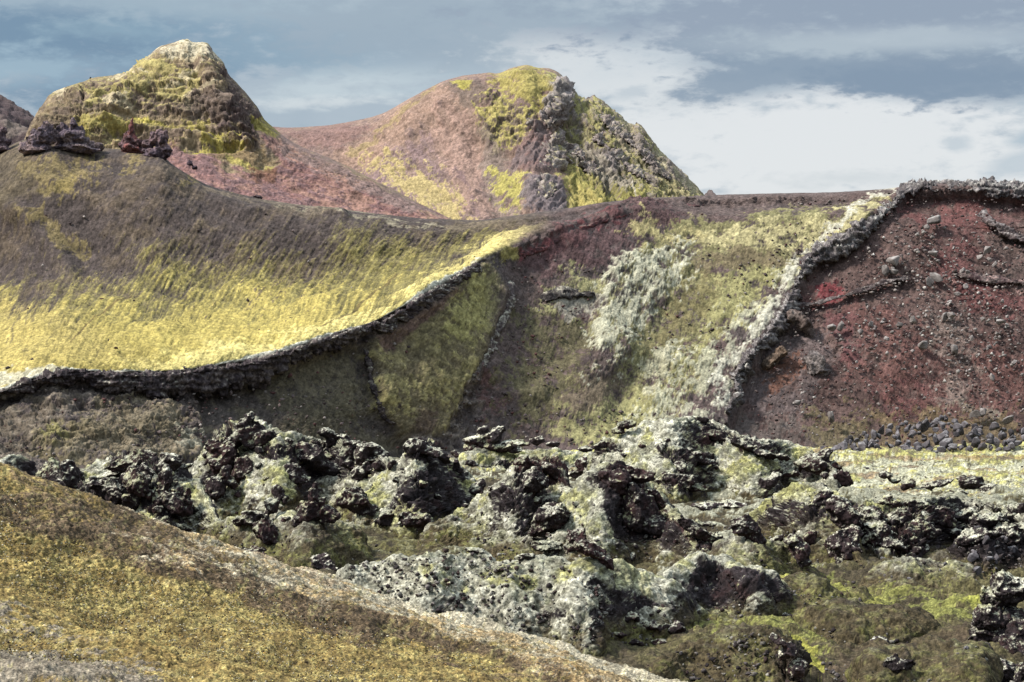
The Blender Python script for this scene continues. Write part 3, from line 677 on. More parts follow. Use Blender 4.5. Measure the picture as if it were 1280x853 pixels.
# ---------------------------------------------------------------- the near hillside we stand on
def near_hill():
    U0 = ucols(-180, 1460)
    crest = np.array([(-180, 535, 60), (0, 582, 62), (60, 606, 63), (120, 633, 64), (200, 662, 65), (280, 685, 66), (350, 708, 67), (400, 721, 68), (450, 739, 69), (520, 767, 70), (580, 781, 70), (640, 801, 71), (720, 823, 72), (780, 841, 72), (840, 857, 73), (1000, 905, 74), (1460, 1040, 76)], float)
    mid = crest.copy(); mid[:, 2] = 48; mid[:, 1] = crest[:, 1] * .42 + .58 * np.interp(crest[:, 0], [-180, 0, 840, 1460], [860, 870, 960, 1150])
    front = crest.copy(); front[:, 2] = 33; front[:, 1] = np.interp(crest[:, 0], [-180, 0, 840, 1460], [860, 880, 1010, 1200])
    near = crest.copy(); near[:, 2] = 6; near[:, 1] = CY + 2.6 * F / 6 + .1 * crest[:, 0]
    feet = crest.copy(); feet[:, 2] = -8; feet[:, 1] = 0
    back = crest.copy(); back[:, 2] += 8; back[:, 1] = CY + ((crest[:, 1] - CY) / F * crest[:, 2] + 1.6) * F / back[:, 2]
    bk2 = crest.copy(); bk2[:, 2] += 30; bk2[:, 1] = CY + (CZ - 0.2) * F / bk2[:, 2]
    U, V, Y = sheet([near, front, mid, crest, back, bk2], [30, 250, 320, 26, 12], U0)
    P = W(U, V, Y)
    # close up the ground under the camera
    first = P[0:1].copy(); first[..., 1] = -12; first[..., 2] = P[0:1, :, 2] + .5; first[..., 0] = np.linspace(-40, 40, P.shape[1])
    P = np.concatenate([first, P], 0); U = np.concatenate([U[:1], U]); V = np.concatenate([V[:1], V]); Y = np.concatenate([Y[:1] - 18, Y])
    N = grid_normals(P)
    n8, n2, n6 = fb(P, 9), fb(P, 2.2, 2), fb(P, .6, 3)
    tuft = cell(P, .17, 1) * .6 + cell(P, .08, 2) * .4
    u, v = U + 20 * n8 + 16 * n2 + 8 * n6, V + 14 * fb(P, 9, 2, .4) + 8 * fb(P, 2, 3, .8) + 5 * n6
    D = .30 * n8 + .06 * n2 + .03 * n6 + 0.14 * (tuft - .5) + .004 * grit(V.shape)
    P = P + N * D[..., None]
    cv = np.interp(U, crest[:, 0], crest[:, 1]); dep = v - cv      # pixels below the crest line
    C = mix(np.broadcast_to(al(172, 144, 70), P.shape), np.broadcast_to(al(184, 164, 88), P.shape), ss(-.6, .6, .25 * n2 + n6 + .3 * grit(V.shape)))
    C = lay(C, ss(0, 1, .5 + .4 * n8 + .3 * n2), al(180, 140, 58), .35, n6, .8, .4)
    C = lay(C, ss(.0, .9, fb(P, .4, 1, .6) + n8 * .3), al(192, 174, 100), .35, n6, 1.0, .5)
    band = online(u, v, [(-180, 560), (0, 618), (100, 655), (200, 690), (300, 725), (400, 765), (480, 792), (560, 818), (640, 838), (720, 856), (860, 890)], [30, 34, 36, 40, 38, 34, 28, 22, 18, 16, 16])
    C = lay(C, band, al(94, 74, 58), .4, .8 * n6 + .3 * n2, .7, .9)
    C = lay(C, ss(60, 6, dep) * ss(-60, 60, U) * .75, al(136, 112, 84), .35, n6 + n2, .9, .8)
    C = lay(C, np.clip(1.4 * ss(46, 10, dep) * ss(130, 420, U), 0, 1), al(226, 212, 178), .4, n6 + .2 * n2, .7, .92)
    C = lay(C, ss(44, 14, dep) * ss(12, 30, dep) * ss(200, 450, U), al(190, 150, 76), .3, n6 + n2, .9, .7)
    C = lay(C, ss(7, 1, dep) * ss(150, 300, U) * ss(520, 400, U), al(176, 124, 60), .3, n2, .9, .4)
    C = lay(C, inpoly(u, v, [(-180, 770), (0, 795), (70, 820), (160, 852), (200, 880), (-180, 900)], 40), al(146, 136, 128), .4, n6 + n2, 1.3, .8)
    sk = 1.2 * streak(U, V, 14, 7, 2.4, 5.0) + .25 * streak(U, V, 20, 26, 6, 6.0)
    C = mix(C, np.broadcast_to(al(176, 164, 98), P.shape), ss(.05, .7, sk) * .55)
    C = mix(C, np.broadcast_to(al(84, 70, 50), P.shape), ss(.05, .75, -sk) * .4)
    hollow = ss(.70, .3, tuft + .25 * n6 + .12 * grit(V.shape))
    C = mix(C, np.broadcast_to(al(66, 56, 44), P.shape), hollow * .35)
    C *= (1 + .10 * n6 + .12 * grit(V.shape))[..., None]
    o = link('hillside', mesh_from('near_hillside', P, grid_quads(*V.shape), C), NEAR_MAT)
    tag(o, 'ochre mossy gravel hillside falling across the near corner', 'hillside', kind='structure')
    return Surf(U[1:], V[1:], P[1:, :, 1], 30 + 250 + 320 + 1)
NEAR = near_hill()

# ---------------------------------------------------------------- the basin floor
def basin():
    U0 = ucols(-180, 1460)
    vv = np.concatenate([np.linspace(1000, 860, 60), np.linspace(859.4, 560, 500), np.linspace(559, 545, 10)])
    U, V = np.meshgrid(U0, vv)
    Y = Yg(V)
    P = W(U, V, Y)
    n20, n6, n2, n1 = fb(P, 22), fb(P, 7, 2), fb(P, 2.2, 3), fb(P, .8, 1, .5)
    lowr = ss(640, 720, V) * ss(700, 900, U)
    plain = ss(632, 606, V + 8 * n6) * ss(1000, 1060, U + 10 * n6) + ss(600, 575, V + 5 * n6) * ss(520, 560, U) * ss(790, 720, U)
    plain = np.clip(plain, 0, 1)
    h = .70 * n20 + .50 * n6 + .10 * n2 + .05 * (cell(P, 1.5, 2) - .5) + .010 * grit(V.shape)
    h += 0.5 * lowr * fb(P, (9, 5, 5), 0, .3)
    P[..., 2] += h
    u, v = U + 9 * n6 + 5 * n2, V + 5 * fb(P, 7, 1, .5) + 3 * n2
    C = mix(np.broadcast_to(al(84, 74, 54), P.shape), np.broadcast_to(al(104, 96, 60), P.shape), ss(-.5, .6, n6 + .6 * n2))
    C = lay(C, ss(.1, .9, n2 + .7 * n1), al(70, 60, 48), .3, n1, .5, .8)
    def q(m, c, k=.8, op=.9, nz=None, soft=.3):
        nonlocal C
        C = lay(C, m, c, soft, n2 + .8 * n1 if nz is None else nz, k, op)
    q(ss(.0, .8, n6 + .5 * n2 + .2) * ss(730, 660, V) * ss(150, 260, U), al(178, 176, 152), .8, .7)
    q(plain, al(206, 202, 168), .7, .95)
    q(plain * ss(-.1, .7, n6 + .6 * n2), al(196, 188, 84), .8, .85)
    q(plain * ss(.2, .9, fb(P, (30, 8, 8), 0, .2)), al(158, 126, 86), .7, .8)
    q(plain * ss(.3, .9, n2 + .5 * n1), al(94, 86, 80), .5, .7)
    q(inpoly(u, v, [(920, 740), (1000, 720), (1100, 725), (1180, 745), (1215, 760), (1160, 800), (1000, 800), (900, 790)], 26), al(132, 132, 58), .8, .85)
    q(inpoly(u, v, [(980, 745), (1080, 742), (1120, 758), (1000, 765)], 10), al(146, 142, 56), 1.3, .7)
    q(online(u, v, [(1112, 790), (1145, 792), (1160, 794)], 5), al(186, 184, 30), .7, .9)
    q(online(u, v, [(1000, 800), (1012, 830), (1020, 853)], 12), al(156, 152, 46), .9, .8)
    q(online(u, v, [(1210, 758), (1230, 765)], 7), al(150, 150, 46), .9, .7)
    q(inpoly(u, v, [(1060, 700), (1200, 690), (1200, 740), (1080, 735)], 14), al(74, 64, 50), 1.0, .8)
    q(inpoly(u, v, [(1100, 795), (1210, 790), (1215, 860), (1040, 860), (1050, 820)], 14), al(86, 72, 56), .8, .8)
    q(inpoly(u, v, [(930, 700), (985, 690), (1000, 720), (950, 735)], 8), al(110, 104, 50), .9, .8)
    q(inpoly(u, v, [(440, 665), (600, 650), (640, 690), (500, 690), (430, 700)], 14), al(104, 98, 52), 1.0, .8)
    q(inpoly(u, v, [(250, 640), (300, 635), (310, 665), (260, 675)], 10), al(116, 112, 52), .9, .8)
    q(inpoly(u, v, [(940, 725), (980, 735), (990, 755), (955, 770), (930, 750)], 10), al(140, 116, 88), 1.1, .6)
    C *= (1 + .22 * n1 + .1 * n2 + .18 * grit(V.shape))[..., None]
    o = link('ground', mesh_from('basin_floor', P, grid_quads(*V.shape), C), LAVA_MAT)
    tag(o, 'olive and yellow mossy basin floor among the lava mounds', 'ground', kind='structure')
    # the country all round, far beyond the hills
    xs = np.concatenate([np.linspace(-6000, -200, 30), np.linspace(-180, 180, 19), np.linspace(200, 6000, 30)])
    ys = np.concatenate([np.linspace(-3000, -60, 16), np.linspace(-40, 600, 33), np.linspace(650, 7000, 32)])
    X, Yy = np.meshgrid(xs, ys)
    Z = np.full(X.shape, -3.0)
    P = np.stack([X, Yy, Z], -1)
    C = np.broadcast_to(al(96, 88, 62), P.shape)
    tag(link('terrain', mesh_from('wide_plain', P, grid_quads(*X.shape), C), HILL_MAT), 'wide dull olive plain beyond the hills', 'terrain', kind='structure')
basin()
# ================================================================== THE LAVA FIELD
def lava_col(P, N, U, V, bias, red=0.0, foot=None, green=0.0, seed=0.0, sp=1.0, lift=None):
    """clinker with pale woolly moss on the faces that look up and to windward; bias + = mossy, - = bare"""
    n6, n2, n1, n05 = fb(P, 6, 1, seed), fb(P, 1.8, 2, seed), fb(P, .7, 3, seed), fb(P, .3, 1, seed)
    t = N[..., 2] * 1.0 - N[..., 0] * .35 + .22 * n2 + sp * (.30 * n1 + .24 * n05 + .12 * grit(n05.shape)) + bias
    rock = mix(np.broadcast_to(al(54, 46, 48), P.shape), np.broadcast_to(al(76, 50, 49), P.shape), np.clip(ss(.0, 1.0, n2 + .5 * n6) * .5 + red, 0, 1))
    rock = mix(rock, np.broadcast_to(al(92, 84, 86), P.shape), ss(.2, .9, n1) * .5 * (1 - .6 * np.clip(red, 0, 1)))
    frost = mix(np.broadcast_to(al(206, 202, 180), P.shape), np.broadcast_to(al(174, 173, 146), P.shape), ss(-.3, .8, n2))
    frost = mix(frost, np.broadcast_to(al(182, 178, 104), P.shape), np.clip(ss(.1, 1.1, n6 + .5 * n2 + .4 * n1 + green - .4) * (.35 + .7 * green), 0, 1))
    if lift is not None:      # woolly tops painted paler, the shadow between cushions painted in as duller moss
        frost = mix(mix(np.broadcast_to(al(112, 108, 88), P.shape), frost, .35 * np.ones(P.shape[:-1])), frost, ss(-.4, .45, lift + .3 * n05))
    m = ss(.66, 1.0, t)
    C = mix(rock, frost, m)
    if foot is not None:
        ol = mix(np.broadcast_to(al(94, 82, 56), P.shape), np.broadcast_to(al(120, 116, 60), P.shape), ss(-.4, .6, n2 + n1))
        ol = mix(ol, np.broadcast_to(al(72, 62, 52), P.shape), ss(.2, .9, n1 + .6 * n05) * .7)
        C = mix(C, ol, np.clip(foot, 0, 1) * ss(-.4, .5, .4 - .5 * n2 + .5 * foot))
    return C

SURFS = []
def mound(label, crest, foot, dark=(), moss=(), depth=1.25, green=.2, bias=.1, olive=.35, rough=1.0, red=(), lumps=1.0, name='mound', scoop=(), dkk=.62, soft=.72):
    """a heap of old lava under moss: its skyline and the line of its foot, with real depth behind"""
    crest = np.array(crest, float); foot = np.array(foot, float)
    u0, u1 = crest[0, 0], crest[-1, 0]
    U0 = np.arange(u0, u1 + .1, 1.15)
    cv = pchip(crest[:, 0], crest[:, 1], U0); fv = pchip(foot[:, 0], foot[:, 1], U0)
    ph = len(label); fv = np.maximum(fv + (4 * np.sin(U0 / 37 + ph) + 2.5 * np.sin(U0 / 16 + 2 * ph)) * min(1, (fv.max() - cv.min()) / 80), cv + 1.0)
    fY = Yg(fv, .7)
    px = fY / F
    ramp = np.minimum(ss(-2, 34, U0 - u0), ss(-2, 34, u1 - U0)); cv = fv + (cv - fv) * ramp
    H = (fv - cv) * px
    Hs = np.convolve(np.pad(H, 40, 'edge'), np.ones(81) / 81, 'valid')
    dY = depth * np.maximum(Hs, .35 * H.max()) + .5
    cY = fY + dY
    bY = cY + 1.1 * dY
    def cur(v, Y): return np.stack([U0, v, Y], -1)
    zt = CZ + (CY - cv) / F * cY
    def zv(z, Y): return CY + (CZ - z) * F / Y
    m1 = cur(fv + (cv - fv) * .38, fY + .26 * dY); m2 = cur(fv + (cv - fv) * .76, fY + .62 * dY)
    b1 = cur(zv(.7 + .75 * (zt - .7), cY + .4 * dY), cY + .4 * dY); b2 = cur(zv(.3, bY), bY)
    pre = cur(zv(-.5, fY - .5), fY - .5)
    hpx = float((fv - cv).max())
    r = max(14, int(hpx / 1.15))
    U, V, Y = sheet([pre, cur(fv, fY), m1, m2, cur(cv, cY), b1, b2], [3, int(r * .4), int(r * .38), max(8, int(r * .34)), 14, 10], U0)
    P = W(U, V, Y); N = grid_normals(P)
    top = 3 + int(r * .4) + int(r * .38) + max(8, int(r * .34)) + 1
    n5, n2, n1 = fb(P, 5), fb(P, 2, 2), fb(P, .7, 3)
    u, v = U + 4 * n2 + 2.5 * n1, V + 3 * fb(P, 2, 3, .4) + 2 * n1
    dk = np.zeros(U.shape)
    for e in dark: dk = np.maximum(dk, ellip(u, v, e))
    ms = np.zeros(U.shape)
    for e in moss: ms = np.maximum(ms, ellip(u, v, e))
    rd = np.zeros(U.shape)
    for e in red: rd = np.maximum(rd, ellip(u, v, e) if len(e) > 2 and not hasattr(e[0], '__len__') else online(u, v, e, 5))
    th = math.radians(-18); ta = (U * math.cos(th) + V * math.sin(th)) / 13.0; tb = (-U * math.sin(th) + V * math.cos(th)) / 5.0
    ca = look(WF1, np.stack([ta + .25 * n2, tb + .35 * n2, 0 * ta + len(label) * .37], -1), 12.0, 0)
    wind = (.55 - np.clip(ca, 0, 1.1)) * .26 * (px.mean() / .085) + (cell(P, .42, 2) - .5) * .09
    rk = ridged(P, 2.2, 1) * .20 + ridged(P, .9, 2) * .09 + .10 * (crack(P, 1.2, 3) - .3) + dk * (.5 * step(P + .3 * n2[..., None], 1.5, 2) + .25 * step(P, .6, 3))
    D = .40 * n5 + .12 * n2 + .04 * n1 + lumps * wind * (1 - .8 * dk) + rough * rk * (.35 + .9 * dk)
    for e in scoop: D -= ellip(U, V, e[:5]) * e[5]
    edge = np.minimum(ss(0, 22, U - u0), ss(0, 22, u1 - U))
    D *= edge
    P = P + N * D[..., None]
    N2 = grid_normals(P)
    zb = np.clip((P[..., 2] - .9) / max(.5, (zt.max() - .7)), 0, 1)
    ft = ss(olive, olive * .25, zb + .12 * n2 + .06 * n1) if olive > 0 else None
    sw = (soft * (1 - .4 * dk))[..., None]; Ns = (1 - sw) * N2 + sw * N; Ns /= np.linalg.norm(Ns, axis=-1, keepdims=True)
    C = lava_col(P, Ns, U, V, bias + (.13 if bias > -.2 else 0) - dkk * dk + .45 * ms, .9 * rd, ft * (1 - .7 * dk) if ft is not None else None, green + .6 * ms, 0.0, .3 + .9 * dk, wind / .16)
    C *= (1 + .18 * n1 + .15 * grit(U.shape))[..., None]
    C *= (.94 + .5 * (wind / .3))[..., None].clip(.9, 1.1)  # cushion shading painted in by height
    o = link(name, mesh_from('lava_mound', P, grid_quads(*V.shape), C), LAVA_MAT)
    tag(o, label, 'mound')
    SURFS.append(Surf(U, V, P[..., 1], top))
    return o

def where(u, v):
    best = None
    for s in SURFS:
        y = s.hit(u, v)
        if y is not None and (best is None or y < best): best = y
    g = Yg(v) if v > CY + 60 else None
    if best is None: best = g
    return float(best) if best is not None else None

mound('pale mossy hump with a dark blunt end at the skyline of the near hillside', [(-30, 582), (0, 572), (18, 571), (36, 577), (48, 592), (60, 610)], [(-30, 625), (60, 625)], dark=[(40, 585, 9, 8)], green=.1, bias=.35, olive=0)
mound('long low rubble mound under the dark crags beside the near hillside', [(30, 612), (75, 592), (105, 585), (130, 574), (165, 571), (200, 576), (228, 582), (246, 602), (264, 634), (300, 676)], [(30, 655), (150, 665), (240, 674), (300, 682)], dark=[(140, 615, 40, 22), (170, 580, 40, 14), (205, 625, 30, 26), (85, 600, 25, 16)], moss=[(122, 590, 22, 10, -20), (180, 648, 14, 10), (240, 612, 12, 14)], bias=.1, olive=.12)
mound('largest black and white mound, its top broken by clinker crags', [(215, 600), (240, 582), (264, 556), (290, 538), (313, 524), (335, 536), (352, 542), (380, 546), (410, 552), (440, 556), (470, 566), (492, 580), (520, 640)], [(215, 650), (300, 652), (400, 655), (520, 668)],
      dark=[(300, 545, 40, 14), (278, 575, 26, 22), (395, 572, 30, 20), (445, 575, 34, 24), (270, 606, 18, 18), (340, 565, 40, 8)], moss=[(335, 600, 30, 18), (365, 548, 20, 6, 25), (265, 640, 30, 12), (345, 620, 24, 10), (300, 618, 26, 10)], red=[(278, 572, 24, 20)], bias=.22, olive=.22, green=.25)
mound('conical mound with yellow green windward flank and dark speckled face', [(430, 655), (448, 622), (478, 588), (503, 562), (522, 549), (545, 553), (560, 570), (582, 590), (602, 606), (625, 640)], [(430, 668), (500, 668), (560, 660), (625, 655)],
      dark=[(535, 618, 34, 28), (560, 630, 24, 14), (525, 560, 30, 10)], moss=[(480, 590, 26, 16, -50), (465, 615, 20, 14), (540, 585, 40, 8), (590, 600, 16, 10)], green=.45, bias=.1, olive=.1)
mound('mossy mound with a grassy apron sweeping down from a dark streaked crest', [(515, 668), (545, 655), (580, 634), (612, 608), (640, 583), (662, 573), (690, 578), (708, 594), (722, 622), (745, 660), (775, 700)], [(515, 690), (600, 694), (700, 700), (775, 715)],
      dark=[(665, 600, 34, 24, -30), (680, 650, 34, 22, -30), (640, 622, 26, 18), (690, 590, 16, 16)], moss=[(590, 640, 40, 16, -35), (716, 650, 12, 40, -25)], red=[(655, 580, 26, 9), (692, 590, 14, 14)], green=.3, bias=.1, olive=.38)
mound('steep mound split by a pale mossy chute beside a black scree face', [(650, 700), (690, 664), (714, 618), (735, 597), (758, 583), (785, 590), (808, 604), (830, 624), (858, 648), (888, 668), (918, 690), (935, 712)], [(650, 708), (690, 712), (760, 718), (850, 716), (935, 722)],
      dark=[(768, 602, 22, 20), (795, 640, 38, 32, 35), (835, 668, 36, 22, 30), (880, 676, 24, 12, 30)], moss=[(726, 640, 16, 46, -22), (750, 680, 16, 26, -30)], red=[[(770, 588), (810, 620), (840, 650), (880, 690)], (795, 600, 16, 10)], green=.15, bias=.22, olive=.28, lumps=.6, rough=.5, dkk=.9, scoop=[(800, 645, 34, 34, 30, .8)])
mound('broad frosted mound against the foot of the crater slope', [(715, 575), (745, 558), (772, 544), (802, 528), (830, 522), (868, 523), (900, 529), (930, 546), (960, 552), (990, 554), (1012, 562), (1036, 578), (1052, 594), (1075, 620)], [(715, 605), (800, 628), (900, 632), (1000, 622), (1075, 628)],
      dark=[(894, 545, 28, 13), (945, 562, 30, 10, 15), (860, 572, 40, 8, 8), (850, 602, 30, 12), (1015, 582, 26, 12), (760, 560, 20, 8)], moss=[(930, 582, 50, 10), (800, 545, 40, 12), (1000, 565, 14, 12), (780, 575, 20, 12)], red=[(890, 550, 16, 8), (905, 568, 14, 6)], green=.3, bias=.32, olive=.1)
mound('mossy shoulder with a yellow green top sloping down to olive ground', [(905, 668), (930, 648), (960, 624), (990, 606), (1020, 602), (1045, 612), (1068, 640), (1092, 692)], [(905, 688), (960, 694), (1040, 702), (1092, 706)],
      dark=[(1030, 625, 18, 12), (1055, 645, 22, 22), (985, 650, 40, 10), (1000, 640, 40, 12)], moss=[(985, 612, 30, 9, -20), (960, 630, 20, 8, -40), (1010, 610, 16, 6)], green=.4, bias=.12, olive=.62)
mound('wide jagged lava bank frosted on top, edging the flat mossy plain', [(1040, 660), (1060, 636), (1085, 618), (1120, 626), (1160, 623), (1195, 620), (1235, 628), (1280, 640), (1340, 650)], [(1040, 695), (1110, 704), (1200, 690), (1280, 715), (1340, 720)],
      dark=[(1085, 655, 34, 26), (1130, 672, 40, 20), (1180, 660, 40, 18), (1235, 668, 40, 22), (1150, 640, 40, 8)], moss=[(1100, 630, 40, 6), (1240, 640, 30, 6), (1180, 630, 20, 5)], bias=.05, olive=.2, rough=1.8, green=.2)
mound('low rubbly bank of dark clinker in shade above the mossy hollow', [(1160, 705), (1190, 680), (1220, 660), (1250, 662), (1300, 668), (1340, 670)], [(1160, 724), (1220, 730), (1340, 745)], dark=[(1210, 690, 18, 8), (1245, 680, 22, 8), (1270, 700, 20, 10)], bias=-.3, olive=.7, rough=1.2)
mound('long front mound covered in grey green woolly moss', [(395, 750), (418, 722), (432, 708), (462, 702), (500, 694), (545, 689), (575, 687), (610, 690), (640, 696), (690, 698), (740, 702), (785, 713), (820, 722), (850, 740), (885, 790)], [(395, 800), (560, 815), (700, 822), (800, 806), (885, 800)],
      dark=[(740, 730, 14, 6), (775, 745, 14, 6), (765, 765, 26, 9), (690, 770, 20, 7), (800, 755, 22, 8)], moss=[(500, 705, 60, 12, -5), (640, 725, 90, 12, 5), (720, 712, 40, 10), (560, 735, 60, 12)], green=.25, bias=.5, olive=.42, lumps=.48, rough=.25, depth=1.0, soft=.92)
mound('rounded front mound with a bare black scooped face', [(780, 770), (806, 735), (835, 714), (868, 704), (900, 704), (930, 710), (960, 718), (985, 732), (1010, 750)], [(780, 790), (850, 792), (920, 788), (1010, 768)],
      dark=[(900, 734, 36, 26, 14), (932, 726, 34, 14, 12)], moss=[(848, 718, 20, 10, -30), (820, 740, 20, 16)], green=.35, bias=.3, olive=.38, lumps=.6, rough=.35, dkk=1.3, scoop=[(902, 742, 36, 24, 12, .5)])
mound('low olive mossy rise with a grey rocky end near the bottom edge', [(790, 862), (820, 830), (860, 808), (905, 793), (945, 786), (972, 795), (994, 815), (1010, 838), (1025, 862)], [(790, 905), (1025, 905)], dark=[(990, 825, 20, 30, 40)], moss=(), bias=-.3, olive=2.0, green=.4, lumps=.7, depth=1.6)
mound('small yellow rise of moss under the pillowed rock at the back', [(555, 577), (575, 566), (600, 562), (640, 562), (700, 560), (745, 566), (770, 580)], [(555, 586), (770, 590)], moss=[(620, 570, 60, 8)], dark=[(650, 583, 40, 3)], green=.7, bias=.35, olive=0)

OD = dict(bias=-.3, olive=2.0, green=.4, lumps=.35, depth=1.8, rough=.35)
OL = dict(bias=-.05, olive=1.25, green=.4, lumps=.6, depth=1.7, rough=.7)
mound('low olive swell below the castle like crag', [(240, 672), (280, 652), (330, 644), (390, 650), (440, 662), (480, 682)], [(240, 700), (360, 712), (480, 706)], **OL)
mound('brown olive saddle between the streaked mound and the front mound', [(560, 684), (610, 672), (660, 670), (700, 678), (740, 690)], [(560, 702), (660, 708), (740, 712)], **OL)
mound('olive slope spreading below the dome of speckled lava', [(870, 700), (905, 684), (940, 676), (985, 684), (1030, 700)], [(870, 724), (950, 732), (1030, 724)], **OL)
mound('greyish tail of ground trailing from the scooped mound', [(925, 756), (960, 730), (1000, 728), (1050, 736), (1110, 750)], [(925, 772), (1000, 778), (1110, 766)], **OD)
mound('low mossy ripple across the yellow green hollow', [(985, 782), (1030, 764), (1090, 758), (1140, 764), (1190, 778)], [(985, 800), (1080, 806), (1190, 796)], **OD)
mound('brown swell of ground before the corner stack', [(1050, 850), (1090, 826), (1150, 812), (1210, 806), (1260, 812)], [(1050, 900), (1260, 900)], **OD)
mound('dark mossy swell under the jagged bank', [(1060, 728), (1100, 706), (1150, 698), (1200, 704), (1250, 724)], [(1060, 746), (1150, 752), (1250, 748)], **OL)
# ---------------------------------------------------------------- crags: bodies of rock grown from a few lumps, then broken up
ICO = {}
def ico(n):
    if n not in ICO:
        b = bmesh.new(); bmesh.ops.create_icosphere(b, subdivisions=n, radius=1)
        b.verts.ensure_lookup_table()
        ICO[n] = (np.array([v.co[:] for v in b.verts]), np.array([[x.index for x in f.verts] for f in b.faces])); b.free()
    return ICO[n]

def grow(Vs, Fs, voxel):
    """one closed skin round several overlapping lumps"""
    me = mesh_from('tmp', Vs, Fs, smooth=False)
    o = bpy.data.objects.new('tmp', me); COL.objects.link(o)
    md = o.modifiers.new('r', 'REMESH'); md.mode = 'VOXEL'; md.voxel_size = voxel; md.use_smooth_shade = True
    dg = bpy.context.evaluated_depsgraph_get()
    out = bpy.data.meshes.new_from_object(o.evaluated_get(dg))
    bpy.data.objects.remove(o); bpy.data.meshes.remove(me)
    return out

def co_of(me):
    a = np.empty(len(me.vertices) * 3, np.float32); me.vertices.foreach_get('co', a); return a.reshape(-1, 3).astype(np.float64)
def no_of(me):
    a = np.empty(len(me.vertices) * 3, np.float32); me.vertex_normals.foreach_get('vector', a); return a.reshape(-1, 3).astype(np.float64)

CRAGN = [0]
def crag(label, blobs, red=.1, bias=.0, rough=1.0, name='lava_crag', cat='crag', green=0.0, Y=None, group=None, mat=None, vox=1.35, tone=1.0, push=.35, strata=0.0, plain_col=None):
    """blobs: (u, v, half width, half height[, tilt]) in the frame; depth comes from what the crag stands on"""
    CRAGN[0] += 1; sd = CRAGN[0] * .37
    bl = np.array([b[:4] for b in blobs], float)
    bot = float((bl[:, 1] + bl[:, 3]).max()); ub = float(np.average(bl[:, 0], weights=bl[:, 2] * bl[:, 3]))
    if Y is None:
        Y = where(ub, bot - 2)
    px = Y / F
    big = float(bl[:, 2:].max()) * px
    Y = Y + push * big
    px = Y / F
    vs, fs, k = [], [], 0
    for b in blobs:
        V0, F0 = ico(4)
        a, c = b[2] * px, b[3] * px
        d = min(max((a + c) * .5, .6 * a), 1.2 * c + .3 * a)
        q = V0 * 1.0
        rr = np.random.default_rng(int(sd * 1000) + k)
        for _ in range(16):                          # broken, angular faces
            nn = rr.standard_normal(3); nn /= np.linalg.norm(nn)
            hh = q @ nn - rr.uniform(.5, .85); q = q - np.where(hh > 0, hh, 0)[:, None] * nn * .97
        q = q * 1.22 * np.array([a, d, c])
        q *= (1 + .16 * fb(V0 * 4 + sd * 7 + k, 4, 1))[:, None]
        if len(b) > 4:
            th = -math.radians(b[4]); q = np.stack([q[:, 0] * math.cos(th) - q[:, 2] * math.sin(th), q[:, 1], q[:, 0] * math.sin(th) + q[:, 2] * math.cos(th)], -1)
        ctr = W(np.array(b[0]), np.array(b[1]), Y + (b[5] if len(b) > 5 else 0))
        vs.append(q + ctr); fs.append(F0 + k); k += len(V0)
    me = grow(np.concatenate(vs), np.concatenate(fs), vox * px)
    P = co_of(me); N = no_of(me)
    sz = float(np.median(bl[:, 2:])) * px
    D = sz * rough * (.08 * fb(P, 1.1 * sz, 1, sd) + .17 * step(P + .12 * sz * fb(P, .5 * sz, 3, sd)[:, None], .62 * sz, 2, sd) + .09 * step(P + .06 * sz * fb(P, .3 * sz, 1, sd)[:, None], .27 * sz, 3, sd) - .06 + .07 * (crack(P, .8 * sz, 1, sd) - .3)) + .35 * px * fb(P, 4 * px, 2, sd)
    if strata: D += strata * fb(P, (sz * 3, sz * 3, sz * .35), 0, sd)
    D = np.clip(D, -.4 * sz, .35 * sz)
    P = P + N * D[:, None]
    me.vertices.foreach_set('co', P.astype(np.float32).ravel()); me.update()
    N = no_of(me)
    if plain_col is None:
        C = lava_col(P * (.085 / px), N, None, None, bias + .08, red, None, green, sd, 1.5)
    else:
        n1, n2 = fb(P, 4 * px, 1, sd), fb(P, 14 * px, 2, sd)
        C = mix(np.broadcast_to(al(*plain_col[0]), P.shape), np.broadcast_to(al(*plain_col[1]), P.shape), ss(-.5, .6, n2 + .6 * n1))
        C = C * (1 + .2 * n1)[:, None]
        if len(plain_col) > 2:
            C = mix(C, np.broadcast_to(al(*plain_col[2]), P.shape), ss(.55, 1.05, N[:, 2] - .3 * N[:, 0] + .3 * n1 + .2 * n2))
    set_col(me, C * (tone * (1 + .16 * grit(len(C))))[:, None])
    me.polygons.foreach_set('use_smooth', np.ones(len(me.polygons), bool))
    me.name = name
    o = link(name, me, mat or CRAG_MAT)
    tag(o, label, cat, group)
    return o
# ---------------------------------------------------------------- the crags one by one
crag('black clinker crag standing by the skyline hump of the near hillside', [(62, 596, 19, 17), (66, 582, 9, 9), (52, 604, 14, 8)])
crag('upright black crag next to the skyline crag', [(88, 596, 13, 18), (94, 606, 10, 10), (84, 583, 7, 8)])
crag('long dark block with a frosted top above the pale slab', [(150, 582, 20, 9, -14), (175, 576, 22, 12), (164, 585, 22, 9)], bias=-.05)
crag('squat dark block with a pale moss cap at the end of the long block', [(214, 578, 17, 11), (204, 584, 11, 8)], bias=.12)
crag('pale smooth moss capped slab overhanging the black rocks', [(125, 598, 20, 5, -16), (140, 592, 10, 4, -10)], bias=.75, rough=.5, green=.2)
crag('small lens shaped pale slab between the dark blocks', [(163, 586, 10, 4, -14)], bias=.75, rough=.4, name='boulder', cat='boulder')
crag('rough black crag under the pale slab', [(140, 614, 26, 18, 20), (122, 607, 16, 11), (158, 628, 20, 14)], red=.15, rough=1.1)
crag('black speckled crag rising in two knobs', [(172, 606, 20, 20), (180, 594, 12, 12), (166, 626, 16, 14)])
